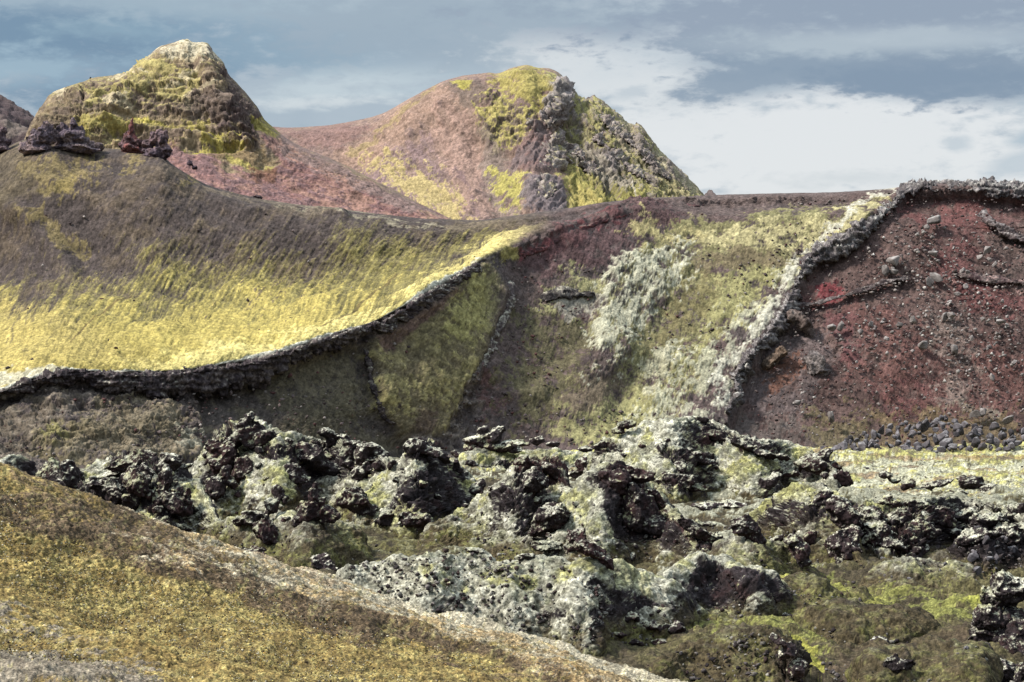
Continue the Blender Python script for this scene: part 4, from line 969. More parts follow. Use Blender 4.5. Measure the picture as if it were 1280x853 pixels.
crag('split spire of black lava with a broad foot', [(206, 600, 9, 16), (214, 630, 20, 18), (234, 622, 9, 13), (200, 625, 9, 18), (226, 640, 14, 8)], red=.18)
crag('small pale frosted rock at the near edge of the hillside', [(201, 650, 13, 5)], bias=.1, name='boulder', cat='boulder')
crag('low grey white slab lying on the hillside edge', [(224, 658, 17, 6, 8), (238, 664, 9, 5)], bias=.4, name='boulder', cat='boulder')
crag('long pale moss capped slab beside the reddish crag', [(230, 584, 16, 4, -18)], bias=.7, rough=.5)
crag('summit crag with a small round knob on its top', [(312, 544, 22, 15), (333, 549, 15, 14), (290, 553, 20, 11, -35), (313, 523, 8, 8), (268, 566, 15, 10, -35), (305, 535, 12, 11, -30), (322, 534, 9, 9, 30)], red=.1, bias=-.05)
crag('rounded reddish brown crag hanging under the summit crag', [(278, 573, 23, 19), (268, 562, 14, 10)], red=.45, bias=-.25)
crag('dark upright crag under the reddish crag', [(303, 586, 12, 15), (296, 594, 9, 9), (310, 596, 9, 8)], red=.3, bias=-.15)
crag('leaning black pillar on the white moss below the reddish crag', [(271, 612, 12, 16), (281, 596, 9, 11), (290, 604, 9, 8), (284, 586, 6, 6)], bias=-.08)
crag('small round black boulder alone on white moss', [(323, 583, 7, 5.5)], name='boulder', cat='boulder', bias=-.05)
crag('low black outcrop on the far skyline of the largest mound', [(355, 532, 11, 6), (368, 539, 9, 5), (345, 527, 5, 4)])
crag('mushroom shaped black outcrop on the mound skyline', [(410, 543, 13, 8), (414, 552, 9, 8), (424, 546, 7, 5), (430, 551, 8, 8)], bias=.02)
crag('broad charcoal crag with a smooth face below the skyline', [(395, 574, 22, 18, 20), (378, 560, 14, 8, 30), (412, 588, 14, 11, 20)], bias=-.2, rough=.8)
crag('tall ragged crag at the end of the skyline', [(438, 566, 14, 16), (450, 558, 14, 9), (440, 580, 16, 12)], red=.15)
crag('trailing ridge of clinker dropping towards the conical mound', [(462, 562, 16, 9, 15), (478, 568, 13, 6, 20), (465, 575, 18, 9), (452, 570, 10, 12)])
crag('dark boulder with a pale cap below the trailing ridge', [(450, 592, 13, 9), (460, 586, 9, 6)], bias=.02, name='boulder', cat='boulder')
crag('black crag on the mossy slope in the middle of the largest mound', [(366, 592, 13, 11), (376, 600, 10, 7), (358, 585, 7, 6)])
crag('flat dark boulder pair on white moss', [(348, 614, 10, 7), (352, 622, 10, 5)], name='boulder', cat='boulder')
crag('lone dark crag with a pointed top at the foot of the mound', [(338, 634, 11, 12), (320, 645, 22, 10), (330, 655, 16, 8), (298, 652, 10, 6)], red=.1)
crag('rounded brown black crag standing before the pointed one', [(334, 668, 17, 19), (326, 662, 12, 12), (344, 675, 10, 11)], red=.28, bias=-.2)
crag('low grey dome of rock behind the near hillside', [(322, 690, 18, 9), (310, 692, 10, 6)], bias=-.2, tone=1.25)
crag('castle like crag with a spiky crown', [(392, 618, 9, 13), (388, 640, 18, 18), (410, 644, 16, 11), (374, 652, 10, 8), (400, 628, 9, 9), (393, 608, 4, 6)], red=.2, bias=-.12)
crag('grey speckled crag between the castle crag and the conical mound', [(446, 628, 20, 17), (458, 640, 14, 12), (444, 613, 9, 7)], bias=-.02)
crag('grey boulder half sunk behind the front mound', [(400, 705, 20, 13), (388, 712, 14, 8)], bias=-.25, tone=1.35, name='boulder', cat='boulder')
crag('dark jagged cap of the conical mound', [(520, 560, 15, 11), (542, 566, 19, 8, 20), (524, 551, 6, 5), (555, 574, 10, 6, 25)], bias=.0)
crag('narrow black fin on the flank of the conical mound', [(488, 582, 4, 7, 10), (492, 577, 4, 4)])
crag('lumpy black crag at the foot of the conical mound', [(486, 646, 17, 13), (500, 636, 12, 9), (478, 652, 12, 7)], bias=-.05)
crag('round brown black crag beside the lumpy one', [(518, 651, 20, 12), (530, 656, 12, 8), (508, 646, 10, 8)], red=.2, bias=-.15)
crag('small black fang of rock behind the conical mound', [(570, 582, 5, 9), (575, 588, 5, 5)], bias=-.15)
crag('small pale speckled rock behind the fang', [(588, 581, 8, 7), (596, 590, 7, 8)], bias=.25)
crag('ragged black crag in the saddle between two mounds', [(594, 611, 13, 8, -25), (588, 617, 12, 5), (602, 604, 6, 6)], bias=-.1)
crag('pillowed grey rock tower on the yellow rise', [(603, 538, 8.5, 7.5), (595, 551, 12, 8), (618, 544, 13, 11), (632, 557, 15, 8), (588, 557, 9, 7), (612, 558, 14, 8), (626, 536, 7, 5), (645, 562, 10, 5)], bias=.1, red=0, rough=.7, tone=1.3, push=.2)
crag('small grey boulder beside the pillowed tower', [(569, 567, 8, 5)], name='boulder', cat='boulder', tone=1.4, bias=-.2)
for (u, v, a, b), lb in (((650, 555, 11, 5), 'flat grey boulder in the row behind the yellow rise, next to the tower'), ((672, 551, 9, 6), 'taller grey boulder in the middle of the row behind the yellow rise'), ((690, 556, 9, 4), 'low grey boulder ending the row behind the yellow rise')):
    crag(lb, [(u, v, a, b), (u + a * .5, v + 1, a * .6, b * .7)], name='boulder', cat='boulder', tone=1.3, bias=.0, Y=285)
crag('brick red block perched on the streaked mound crest', [(652, 577, 13, 9), (668, 581, 9, 7), (645, 580, 6, 6)], red=.65, bias=-.3)
crag('dark reddish rubble along the streaked mound crest', [(688, 588, 13, 8, 30), (700, 598, 10, 7, 40)], red=.45, bias=-.2)
crag('small frosted crag at the shoulder of the streaked mound', [(614, 592, 9, 8), (622, 588, 9, 6)], bias=.1)
crag('black weathered face bedded in the streaked mound', [(668, 604, 22, 16, -35), (648, 620, 18, 12, -30)], bias=.0, rough=1.2, push=.75)
crag('lower black face bedded in the streaked mound', [(690, 648, 28, 16, -25), (672, 662, 18, 10, -20)], bias=.0, rough=1.2, push=.7, red=.15)
crag('stubby red brown pillar between two mounds', [(729, 580, 9, 13), (733, 592, 8, 8), (716, 592, 10, 6)], red=.55, bias=-.2)
crag('dark red crag breaking out of the front mound', [(718, 676, 17, 13, -15), (730, 670, 12, 10)], red=.5, bias=-.15)
crag('wine red wedge of rock running down beside the red crag', [(738, 690, 24, 11, 25), (758, 702, 16, 7, 28), (728, 684, 14, 9)], red=.6, bias=-.15)
crag('pale moss capped block leaning on the red crag', [(682, 683, 22, 7), (692, 688, 10, 7)], bias=.35)
crag('black knob of rock on the crest of the front mound', [(660, 695, 12, 4), (650, 698, 8, 3)], bias=.1)
crag('small pale capped stone on the top of the front mound', [(591, 688, 12, 4), (600, 690, 8, 3)], bias=.35, name='boulder', cat='boulder')
crag('dark stone with a white cap behind the front mound', [(808, 709, 15, 5), (818, 707, 8, 4)], bias=.2, name='boulder', cat='boulder')
crag('brown black crag at the top of the black scree face', [(768, 602, 19, 17), (756, 594, 11, 9), (782, 612, 11, 11)], red=.35, bias=-.35, rough=.8, push=.6)
crag('broad black speckled face of the split mound', [(800, 640, 26, 24, 40), (822, 660, 26, 16, 32), (790, 622, 18, 18, 30), (842, 672, 16, 8, 25)], red=.08, bias=-.18, rough=.7, push=.75)
crag('red rubble rib along the edge of the black face', [(804, 597, 14, 9), (818, 618, 14, 8, 45), (835, 636, 14, 7, 45), (790, 590, 9, 6)], red=.55, bias=-.2)
crag('dark frosted tail of the split mound', [(870, 662, 22, 9, 30), (892, 674, 16, 8, 25), (858, 654, 12, 7, 30)], bias=.0)
crag('sooty overhang in the crest of the broad frosted mound', [(892, 546, 22, 10), (878, 541, 12, 6), (908, 552, 12, 8)], red=.25, bias=-.3, push=.6)
crag('dark sloping outcrop behind the sooty overhang', [(932, 556, 24, 8, 14), (955, 566, 22, 7, 18), (975, 572, 13, 5, 15)], bias=-.1, push=.5)
crag('dark ledge on the face of the broad frosted mound', [(846, 570, 26, 5, 5), (878, 576, 22, 6, 14), (868, 568, 18, 5)], red=.2, bias=-.2, push=.6)
crag('black patch of clinker low on the broad frosted mound', [(850, 603, 24, 10), (868, 610, 14, 6), (838, 596, 13, 7)], bias=.05, push=.75)
crag('toothed black rocks at the far corner of the frosted mound', [(752, 556, 10, 5, -20), (733, 562, 9, 5), (783, 531, 12, 6, -15), (772, 538, 9, 4)], bias=.05)
crag('small toothed rock on the top of the frosted mound', [(866, 523, 14, 4), (880, 524, 9, 4)], bias=.2)
crag('ragged reddish crag crowning the end of the frosted mound', [(1015, 582, 22, 12), (1030, 572, 12, 10), (990, 590, 14, 8, -20), (1040, 584, 12, 9), (1033, 566, 7, 5)], red=.3, bias=-.1)
crag('pointed maroon block beside the plain', [(1054, 597, 11, 12), (1046, 604, 12, 8), (1060, 604, 8, 6)], red=.5, bias=-.2)
crag('black crag half buried in the frosted mound slope', [(962, 602, 14, 9, -30), (970, 596, 9, 8), (948, 612, 9, 6, -30), (942, 618, 9, 5)], bias=-.05)
crag('coal black block on the yellow topped shoulder', [(1028, 626, 15, 10), (1036, 618, 9, 7), (1018, 632, 8, 5)], bias=-.15)
crag('steep reddish black crag under the coal black block', [(1054, 640, 18, 16, 30), (1062, 656, 16, 16), (1044, 628, 10, 9)], red=.3, bias=.0)
crag('big rounded boulder with a wine red side by the shoulder', [(1058, 678, 24, 20), (1048, 684, 18, 14), (1066, 668, 14, 12)], red=.2, bias=-.15, tone=1.3, name='boulder', cat='boulder')
crag('small dark stone in front of the big rounded boulder', [(1053, 702, 10, 6), (1060, 706, 8, 4)], name='boulder', cat='boulder', bias=-.2, tone=1.2)
crag('long grey furrowed rock lying down the olive hollow', [(1000, 690, 13, 20, -12), (992, 676, 12, 9), (1006, 704, 9, 7)], red=.0, bias=-.25, tone=1.5)
crag('thin upright grey slab behind the furrowed rock', [(1013, 673, 9, 10, -20), (1016, 669, 7, 7)], bias=-.3, tone=1.3)
crag('dark rock on the olive slope next to the furrowed rock', [(976, 672, 9, 6), (968, 678, 7, 5)], bias=-.3)
crag('dome of dark speckled lava at the tail of the split mound', [(930, 660, 17, 13, 20), (945, 674, 13, 10, 25), (920, 654, 10, 8)], red=.15, bias=-.05)
crag('low grey dome in the dip before the frosted mound', [(885, 634, 22, 7), (912, 632, 18, 6), (872, 640, 12, 5)], bias=-.15, tone=1.5, rough=.6)
crag('jumble of grey rocks at the dip edge', [(893, 655, 12, 3.5), (880, 656, 9, 3)], bias=.2, name='boulder', cat='boulder')
# the jagged bank beside the plain
BK = [((1085, 648, 18, 14), 'black frosted crag at the end of the jagged bank'), ((1098, 668, 22, 14), 'cavernous black crag low in the jagged bank'), ((1122, 682, 20, 11), 'drooping black snout of the jagged bank'), ((1128, 650, 16, 12), 'dark block of clinker in the middle of the jagged bank'),
      ((1152, 662, 18, 13), 'knobbly black crag in the bank beside the snout'), ((1176, 648, 18, 12), 'grey faced crag in the crest of the jagged bank'), ((1192, 668, 18, 10), 'low black crag at the foot of the jagged bank'), ((1208, 645, 18, 12), 'frost edged crag towards the far end of the jagged bank'),
      ((1236, 652, 18, 11), 'tilted slabs of grey clinker on the jagged bank'), ((1262, 668, 18, 13), 'dark crag closing the jagged bank at the picture edge'), ((1148, 630, 14, 6), 'small black crag on the brink of the plain'), ((1112, 628, 14, 7), 'split black stone on the brink of the plain'), ((1222, 672, 24, 10), 'tumbled dark clinker where the bank meets the shaded hollow')]
for i, ((u, v, a, b), lb) in enumerate(BK):
    r = random.Random(i)
    crag(lb, [(u, v, a, b, r.uniform(-15, 20))] + [(u + r.uniform(-.9, .9) * a, v + r.uniform(-.6, .5) * b, a * r.uniform(.4, .65), b * r.uniform(.45, .8), r.uniform(-30, 30)) for _ in range(4)], bias=r.uniform(-.08, .08), red=r.uniform(0, .12), rough=1.25, tone=1.1)
for blobs, lb in (([(1106, 595, 9, 5), (1118, 602, 9, 4)], 'pair of black stones out on the mossy plain'), ([(1138, 605, 7, 6), (1130, 609, 6, 5)], 'black pointed stone on the plain beside the pair'),
                  ([(1175, 605, 18, 6, -10), (1160, 608, 9, 5)], 'long black outcrop on the mossy plain'), ([(1211, 603, 18, 9), (1222, 609, 12, 7), (1203, 597, 10, 5)], 'tallest black outcrop on the mossy plain'), ([(1198, 616, 12, 6)], 'dark block in front of the tallest plain outcrop'),
                  ([(1240, 612, 13, 6), (1232, 618, 9, 4)], 'low rubbly outcrop beyond the tallest plain outcrop'), ([(1082, 586, 9, 3)], 'flat dark stone at the near rim of the plain'), ([(1265, 600, 9, 3), (1258, 598, 6, 3)], 'small dark stone far out on the plain'), ([(1272, 636, 16, 8)], 'smooth grey boulder at the far end of the plain')):
    crag(lb, blobs, bias=-.05)
# front and bottom
crag('wide flat grey outcrop in the yellow green moss', [(1088, 804, 26, 6), (1100, 800, 16, 6), (1068, 808, 14, 4)], red=0, bias=-.3, tone=1.35, rough=.6)
crag('small grey outcrop on the brown slope by the scooped mound', [(982, 771, 12, 6), (970, 773, 8, 4)], bias=-.35, tone=1.5)
crag('pale grey stone below the small grey outcrop', [(996, 779, 10, 5)], bias=-.3, tone=1.9, name='boulder', cat='boulder')
crag('grey mossy rocks tumbling beside the green runnel', [(1000, 795, 14, 7), (1008, 806, 9, 5), (1018, 818, 7, 5)], bias=-.25, tone=1.3)
crag('jagged dark grey rock end of the olive rise', [(985, 815, 12, 12, 40), (1000, 838, 12, 16, 30), (972, 800, 12, 6, 30)], bias=-.25, tone=1.35, push=.5)
crag('black hollow headed rock among broken stones at the bottom', [(1126, 833, 17, 12), (1118, 827, 12, 9), (1134, 840, 10, 9)], bias=-.4, tone=.8, red=.0)
crag('bigger dark stone in the bottom rubble behind the mounds', [(862, 802, 6, 5)], bias=-.3, tone=1.7, rough=.5, name='boulder', cat='boulder')
for i, (u, v, a, b, lb) in enumerate([(818, 783, 16, 9, 'dark knobbly rock under the woolly front mound'), (842, 788, 14, 9, 'brown black rock beside the knobbly rock'), (795, 806, 10, 8, 'dark rounded rock in the brown hollow'), (828, 803, 14, 6, 'low dark rock in the brown hollow'), (770, 793, 12, 5, 'dark flat rock in the shade of the front mound'), (842, 806, 8, 5, 'small dark rock next to the lone pale boulder'), (786, 771, 14, 8, 'reddish dark rock sticking from the front mound foot')]):
    crag(lb, [(u, v, a, b), (u + .6 * a, v + .2 * b, a * .6, b * .7), (u - .5 * a, v, a * .5, b * .7)], bias=-.2, tone=1.1, red=.12)
# the stack at the bottom corner
ST = [((1275, 800, 30, 26), 'big shadowed core block behind the corner stack', -.45), ((1262, 740, 24, 19), 'capstone of the corner stack, big and dark with a thin moss rim', .0), ((1236, 748, 8, 11), 'green moss topped stone beside the capstone', .35), ((1238, 768, 15, 17), 'grey rounded block under the moss topped stone', -.3), ((1270, 778, 22, 17), 'overhung dark block under the capstone', -.45), ((1232, 796, 20, 15), 'square dark block in the middle of the corner stack', -.35),
      ((1266, 815, 17, 15), 'pale grey angular block low in the corner stack', -.3), ((1228, 822, 16, 13), 'dark block at the near foot of the corner stack', -.4), ((1252, 842, 22, 12), 'broad foot block of the corner stack at the picture bottom', -.35), ((1288, 845, 16, 14), 'edge block of the corner stack', -.35), ((1258, 795, 14, 10), 'bluish wedge in the gap of the corner stack', -.45), ((1220, 845, 14, 10), 'outermost low block of the corner stack', -.35)]
for i, ((u, v, a, b), lb, bi) in enumerate(ST):
    r = random.Random(40 + i)
    a, b = a * 1.28, b * 1.25
    crag(lb, [(u, v, a, b, r.uniform(-20, 20)), (u + r.uniform(-.4, .4) * a, v + r.uniform(-.4, .4) * b, a * .7, b * .8, r.uniform(-40, 40))], name='boulder', cat='boulder', group='boulders of the corner stack', bias=bi, tone=1.15, red=.03, rough=.75, green=.5 if bi > .2 else 0, Y=min(117, float(Yg(v + .5 * b))), push=.15, vox=1.2)
# pinnacles on the ridge below the ochre peak
def ridgeY(u, v):
    y = HILL.hit(u, v)
    return y if y is not None else 408.0
PC = dict(name='rock_pinnacle', cat='pinnacle', mat=LEDGE_MAT, rough=1.0, vox=1.0, push=.0, tone=1.6)
crag('hooked reddish spire with a fine tip on the ridge', [(161, 176, 9, 10), (164, 163, 5, 9), (165, 154, 2.6, 6), (172, 180, 10, 7), (154, 180, 7, 7), (162, 188, 16, 8)], Y=HILL.hit(163, 192) + .5, plain_col=((92, 70, 72), (118, 70, 66)), **PC)
crag('blocky dark pinnacle beside the hooked spire', [(203, 178, 9, 13), (194, 176, 9, 8), (185, 181, 10, 6), (208, 186, 6, 9), (199, 170, 5, 9, 8), (207, 171, 4, 9), (190, 173, 4, 7), (198, 192, 18, 8)], Y=HILL.hit(198, 198) + .5, plain_col=((84, 70, 78), (112, 90, 92)), **PC)
crag('largest rounded purple grey pinnacle on the ridge', [(86, 170, 14, 13), (98, 170, 9, 11), (74, 172, 8, 12), (104, 180, 10, 8), (80, 161, 5, 10, -10), (92, 159, 5, 10), (101, 165, 4, 9, 10), (90, 186, 26, 8)], Y=HILL.hit(90, 192) + .8, plain_col=((84, 72, 82), (116, 100, 100)), **PC)
crag('hunched purple grey pinnacle leaning on the largest one', [(56, 166, 12, 12), (46, 175, 11, 12), (34, 184, 9, 10), (64, 172, 8, 9), (43, 167, 5, 9), (57, 158, 5, 9, 12), (66, 165, 4, 8), (46, 186, 24, 9)], Y=HILL.hit(48, 192) + .8, plain_col=((86, 74, 82), (120, 100, 98)), **PC)
crag('low grey rock shoulder joining the round pinnacle to the ridge', [(112, 184, 11, 7), (122, 186, 10, 6)], Y=HILL.hit(117, 191) + .6, plain_col=((96, 82, 84), (122, 104, 100)), **PC)
crag('dark rough pinnacle at the frame edge', [(3, 164, 6, 10), (-4, 176, 12, 14), (8, 178, 6, 7), (-2, 188, 14, 8)], Y=HILL.hit(0, 194) + .6, plain_col=((76, 62, 68), (100, 82, 84)), **PC)
crag('small dark twin stones on the red flank below the spire', [(237, 204, 5, 4), (243, 210, 4, 3)], Y=403, plain_col=((80, 66, 74), (100, 82, 86)), **PC)
crag('pale small boulder under the hooked spire', [(194, 202, 2.8, 2.6)], Y=400, plain_col=((150, 132, 134), (170, 150, 148)), name='boulder', cat='boulder', mat=LEDGE_MAT, rough=.4)
crag('small dark crags on the ridge beside the faint path', [(318, 248, 8, 4), (326, 252, 6, 3)], Y=396, plain_col=((88, 74, 76), (112, 96, 94)), name='rock_outcrop', cat='outcrop', mat=LEDGE_MAT)
# teeth along the farther mountain
for blobs, lb in (([(741, 124, 4, 5), (747, 129, 6, 4)], 'pointed tooth of rock high on the farther mountain edge'), ([(736, 124, 3, 3)], 'small tooth beside the pointed tooth'), ([(796, 160, 4, 5), (802, 167, 5, 5)], 'lower tooth on the farther mountain edge')):
    crag(lb, blobs, Y=1042, plain_col=((118, 104, 106), (142, 126, 120)), name='rock_pinnacle', cat='pinnacle', mat=FAR_MAT, rough=.7, push=0, vox=.8)
crag('tiny dark knob on the skyline of the ochre peak', [(113, 98, 1.6, 1.8)], Y=645, plain_col=((50, 44, 46), (60, 50, 50)), name='boulder', cat='boulder', mat=FAR_MAT, rough=.3, push=0, vox=.5)

# ---------------------------------------------------------------- ledges: bands of welded lava that follow a line across the slope
def ledge(label, pts, out, name='rock_ledge', cat='ledge', surf=HILL, cols=((84, 74, 78), (116, 106, 106), (206, 202, 186)), moss_k=.55, pitch=1.2, strata=.16, rough=.42, prof=None, side=1, steep=1.0, slim=1.0):
    """pts: (u, v, width) along the lip; `out` metres it stands out; a closed, thick cross-section let into the slope"""
    pts = np.array(pts, float)
    seg = np.hypot(np.diff(pts[:, 0]), np.diff(pts[:, 1])); s = np.concatenate([[0], np.cumsum(seg)])
    S = np.arange(0, s[-1], pitch)
    u = pchip(s, pts[:, 0], S); v = pchip(s, pts[:, 1], S); w = pchip(s, pts[:, 2], S)
    w = w * slim
    wv = look(VA, np.stack([S / 40, 0 * S + len(label), 0 * S], -1), 3.0, 1); w = w * np.clip(1 + .28 * wv, .55, 1.4)
    tu = np.gradient(u); tv = np.gradient(v); ln = np.hypot(tu, tv); nu, nv = -tv / ln * side, tu / ln * side     # towards the undercut side
    k = np.ones(25) / 25
    nu = np.convolve(np.pad(nu, 12, 'edge'), k, 'valid'); nv = np.convolve(np.pad(nv, 12, 'edge'), k, 'valid')
    prof = prof or [(-.35, -.8), (-.12, .1), (.0, .75), (.10, 1.0), (.45, .95), (.80, .80), (.97, .45), (1.05, -1.0)]
    prof = np.array(prof)
    R = max(16, int(w.max() * 1.1 / pitch) + 8)
    tt = np.linspace(0, len(prof) - 1, R)
    e = pchip(np.arange(len(prof)), prof[:, 0], tt); b = pchip(np.arange(len(prof)), prof[:, 1], tt)
    Y0 = np.array([surf.hit(a, c) or np.nan for a, c in zip(u, v)])
    Y1 = np.array([surf.hit(a + c2 * d, b2 + c3 * d) or np.nan for a, b2, c2, c3, d in zip(u, v, nu, nv, w)])
    idx = np.arange(len(S)); ok = ~np.isnan(Y0); Y0 = np.interp(idx, idx[ok], Y0[ok]); ok = ~np.isnan(Y1); Y1 = np.interp(idx, idx[ok], Y1[ok])
    sm = lambda a: np.convolve(np.pad(a, 15, 'edge'), np.ones(31) / 31, 'valid')
    Y0, Y1 = sm(Y0), sm(Y1)
    T = e[:, None]
    UU = u[None] + nu[None] * w[None] * T; VV = v[None] + nv[None] * w[None] * T
    YY = Y0[None] + (Y1 - Y0)[None] * np.clip(T, -.35, 1) * steep
    ends = np.minimum(ss(0, 14, S), ss(0, 14, S[-1] - S))[None]
    YY = YY - out * (b[:, None] * ends - 1.2 * (1 - ends))
    P = W(UU, VV, YY)[::-1]
    N = grid_normals(P)
    if (N[..., 1].mean()) > 0: N = -N; flip = True
    else: flip = False
    px = YY.mean() / F
    D = out * rough * .35 * (.30 * fb(P, 10 * px, 1) + .34 * (crack(P, 7 * px, 2) - .4) + .22 * ridged(P, 5 * px, 3) + .08 * fb(P, 2.5 * px, 1, .4)) + strata * out * fb(P, (30 * px, 30 * px, 2.6 * px), 0)
    D += out * (.30 * fb(P, 30 * px, 2, .2) + 1.1 * step(P + px * 2 * fb(P, 8 * px, 3)[..., None], (15 * px, 15 * px, 6.5 * px)) + .5 * step(P, 5 * px, 2) + .3 * (terrace(P, 5.5 * px, 0, 6 * px) - .4)) * min(1, rough * 1.6)
    D *= ends[..., :] if ends.shape[0] == 1 else 1
    P = P + N * D[..., None]
    N2 = grid_normals(P) * (-1 if flip else 1)
    n1, n2 = fb(P, 3 * px, 1, .2), fb(P, 12 * px, 2, .6)
    C = mix(np.broadcast_to(al(*cols[0]), P.shape), np.broadcast_to(al(*cols[1]), P.shape), ss(-.5, .6, n2 + .7 * n1 + .5 * fb(P, (30 * px, 30 * px, 2.6 * px), 0)))
    C = mix(C, np.broadcast_to(al(*cols[2]), P.shape), ss(moss_k, moss_k + .4, N2[..., 2] + .15 * n1 + .25 * n2))
    C = C * (1 + .16 * n1)[..., None]
    q = grid_quads(*UU.shape)
    if flip: q = q[:, ::-1]
    o = link(name, mesh_from(name, P, q, C), LEDGE_MAT)
    tag(o, label, cat); return o

ledge('curving dark lava band under the bright rim of the bowl', [(-60, 498, 10), (0, 489, 12), (40, 475, 14), (90, 463, 16), (130, 466, 20), (170, 466, 26), (200, 466, 28), (240, 463, 34), (262, 460, 40), (300, 454, 36), (350, 442, 30), (380, 432, 24), (430, 416, 20), (470, 404, 17), (500, 389, 15), (530, 369, 14), (560, 352, 14), (590, 334, 15), (607, 322, 12)], 1.5, cols=((74, 64, 68), (112, 100, 98), (206, 200, 180)), moss_k=.8, rough=.3, slim=.82, prof=[(-.06, -.9), (.0, .1), (.05, .75), (.14, 1.0), (.5, .9), (.8, .75), (.97, .4), (1.05, -1.0)])
ledge('pale crusted lava lip bounding the red cinder scar', [(902, 524, 12), (912, 506, 14), (922, 492, 14), (918, 474, 16), (930, 452, 18), (950, 426, 20), (972, 398, 20), (985, 374, 18), (996, 348, 16), (1008, 324, 18), (1036, 304, 22), (1062, 288, 22), (1084, 268, 20), (1108, 252, 18), (1132, 235, 20), (1160, 228, 18), (1200, 229, 16), (1240, 231, 18), (1290, 235, 18), (1340, 240, 16)], 1.7, cols=((98, 90, 92), (144, 136, 134), (204, 200, 188)), moss_k=.85, side=1, slim=.72, rough=.34)
ledge('narrow grey rock rib bounding the mossy triangle of slope', [(627, 350, 5), (634, 364, 8), (632, 384, 8), (618, 412, 8), (607, 438, 8), (594, 462, 7), (584, 482, 5)], .8, name='rock_rib', cat='rib', cols=((96, 84, 84), (150, 142, 132), (196, 190, 168)), moss_k=.6, side=-1, rough=.3)
ledge('broken dark rock line along the inner edge of the mossy triangle', [(457, 430, 4), (464, 450, 6), (466, 472, 6), (476, 500, 6), (484, 522, 6), (505, 534, 5)], .6, name='rock_rib', cat='rib', cols=((70, 60, 62), (104, 92, 88), (170, 164, 140)), moss_k=.7, side=1)
ledge('short overhung dark ledge in the middle of the hill', [(672, 372, 5), (690, 366, 7), (704, 362, 8), (722, 364, 8), (740, 366, 7), (750, 372, 5)], .5, cols=((60, 54, 54), (110, 102, 96), (180, 172, 150)), moss_k=.8)
ledge('thin dark rock seam crossing the red scar', [(990, 380, 4), (1020, 377, 5), (1050, 370, 5), (1080, 360, 5), (1110, 350, 4), (1138, 345, 3)], .35, rough=1.2, name='rock_rib', cat='rib', cols=((84, 70, 70), (120, 108, 106), (150, 140, 136)), moss_k=.95)
ledge('second thin rock seam, pale on top, beside the scree boulders', [(1190, 340, 3), (1215, 344, 4), (1240, 347, 5), (1270, 350, 5), (1320, 354, 5)], .35, rough=1.2, name='rock_rib', cat='rib', cols=((84, 62, 64), (124, 108, 104), (190, 150, 142)), moss_k=.85)
ledge('dark brow of rock high in the red scar', [(1228, 262, 8), (1240, 274, 10), (1255, 284, 10), (1275, 294, 9), (1320, 310, 8)], .8, cols=((88, 74, 74), (124, 110, 108), (160, 150, 146)), moss_k=.7)
ledge('dark red rim of cinder rock below the hill crest', [(636, 316, 2), (660, 313, 5), (690, 302, 7), (725, 286, 7), (760, 272, 6), (790, 264, 5), (840, 256, 4), (880, 253, 3)], .6, cols=((92, 66, 68), (120, 70, 70), (120, 104, 96)), moss_k=.8)
ledge('pale scaly slab edge on the mossy nose of the hill', [(838, 462, 5), (848, 436, 7), (862, 430, 6)], .7, cols=((96, 88, 84), (150, 142, 130), (214, 208, 188)), moss_k=.4)
RC = dict(name='rock_rib', cat='rib', surf=PEAK2, cols=((146, 130, 126), (182, 168, 160), (176, 164, 116)), moss_k=.7, rough=.7, strata=.2)
ledge('dark slanting rock spine in the middle of the farther mountain', [(700, 160, 8), (690, 176, 14), (684, 196, 18), (672, 212, 16), (656, 220, 8)], 3.8, side=-1, **RC)
ledge('lowest grey rock buttress of the farther mountain', [(704, 228, 10), (694, 236, 18), (684, 250, 20), (672, 264, 12)], 3.6, side=1, **RC)
ledge('pale rock rib under the top of the farther mountain', [(712, 112, 8), (712, 128, 14), (704, 144, 14), (692, 158, 10), (682, 166, 6)], 3.6, side=1, **RC)
ledge('grey rock brow under the yellow shoulder of the farther mountain', [(640, 130, 5), (658, 142, 8), (672, 156, 9), (684, 168, 7)], 3.0, side=1, **RC)
ledge('dark rock band slanting across the green flank', [(708, 182, 8), (724, 190, 12), (740, 204, 12), (756, 216, 8)], 3.0, side=1, **RC)
ledge('long thin rock band below the mountain edge', [(738, 160, 6), (762, 182, 9), (790, 208, 9), (822, 232, 7)], 2.8, side=1, **RC)
ledge('upper thin rock band close to the mountain edge', [(752, 140, 6), (780, 166, 9), (812, 196, 9), (846, 228, 6)], 2.8, side=1, **RC)
crag('bulging brown rock at the foot of the pale crusted lip', [(1005, 405, 14, 12, 30), (990, 396, 12, 9), (1012, 418, 9, 8)], Y=HILL.hit(1005, 412) - .5, plain_col=((100, 84, 78), (128, 112, 104)), name='rock_outcrop', cat='outcrop', mat=LEDGE_MAT, push=.5)
crag('ochre stained rock below the bulging brown rock', [(965, 450, 16, 9, -30), (978, 440, 10, 8)], Y=HILL.hit(965, 456) - .3, plain_col=((116, 96, 80), (134, 110, 92)), name='rock_outcrop', cat='outcrop', mat=LEDGE_MAT, push=.6)
crag('grey knob at the lower end of the crusted lip', [(934, 464, 9, 9), (928, 474, 8, 9)], Y=HILL.hit(932, 475) - .5, plain_col=((104, 96, 94), (144, 136, 130), (200, 194, 180)), name='rock_outcrop', cat='outcrop', mat=LEDGE_MAT, push=.3)
crag('grey streaked rock face in the lower red scar', [(1018, 452, 12, 14, 20), (1028, 464, 9, 9)], Y=HILL.hit(1018, 464) - .2, plain_col=((108, 98, 96), (140, 128, 124)), name='rock_outcrop', cat='outcrop', mat=LEDGE_MAT, push=.75)

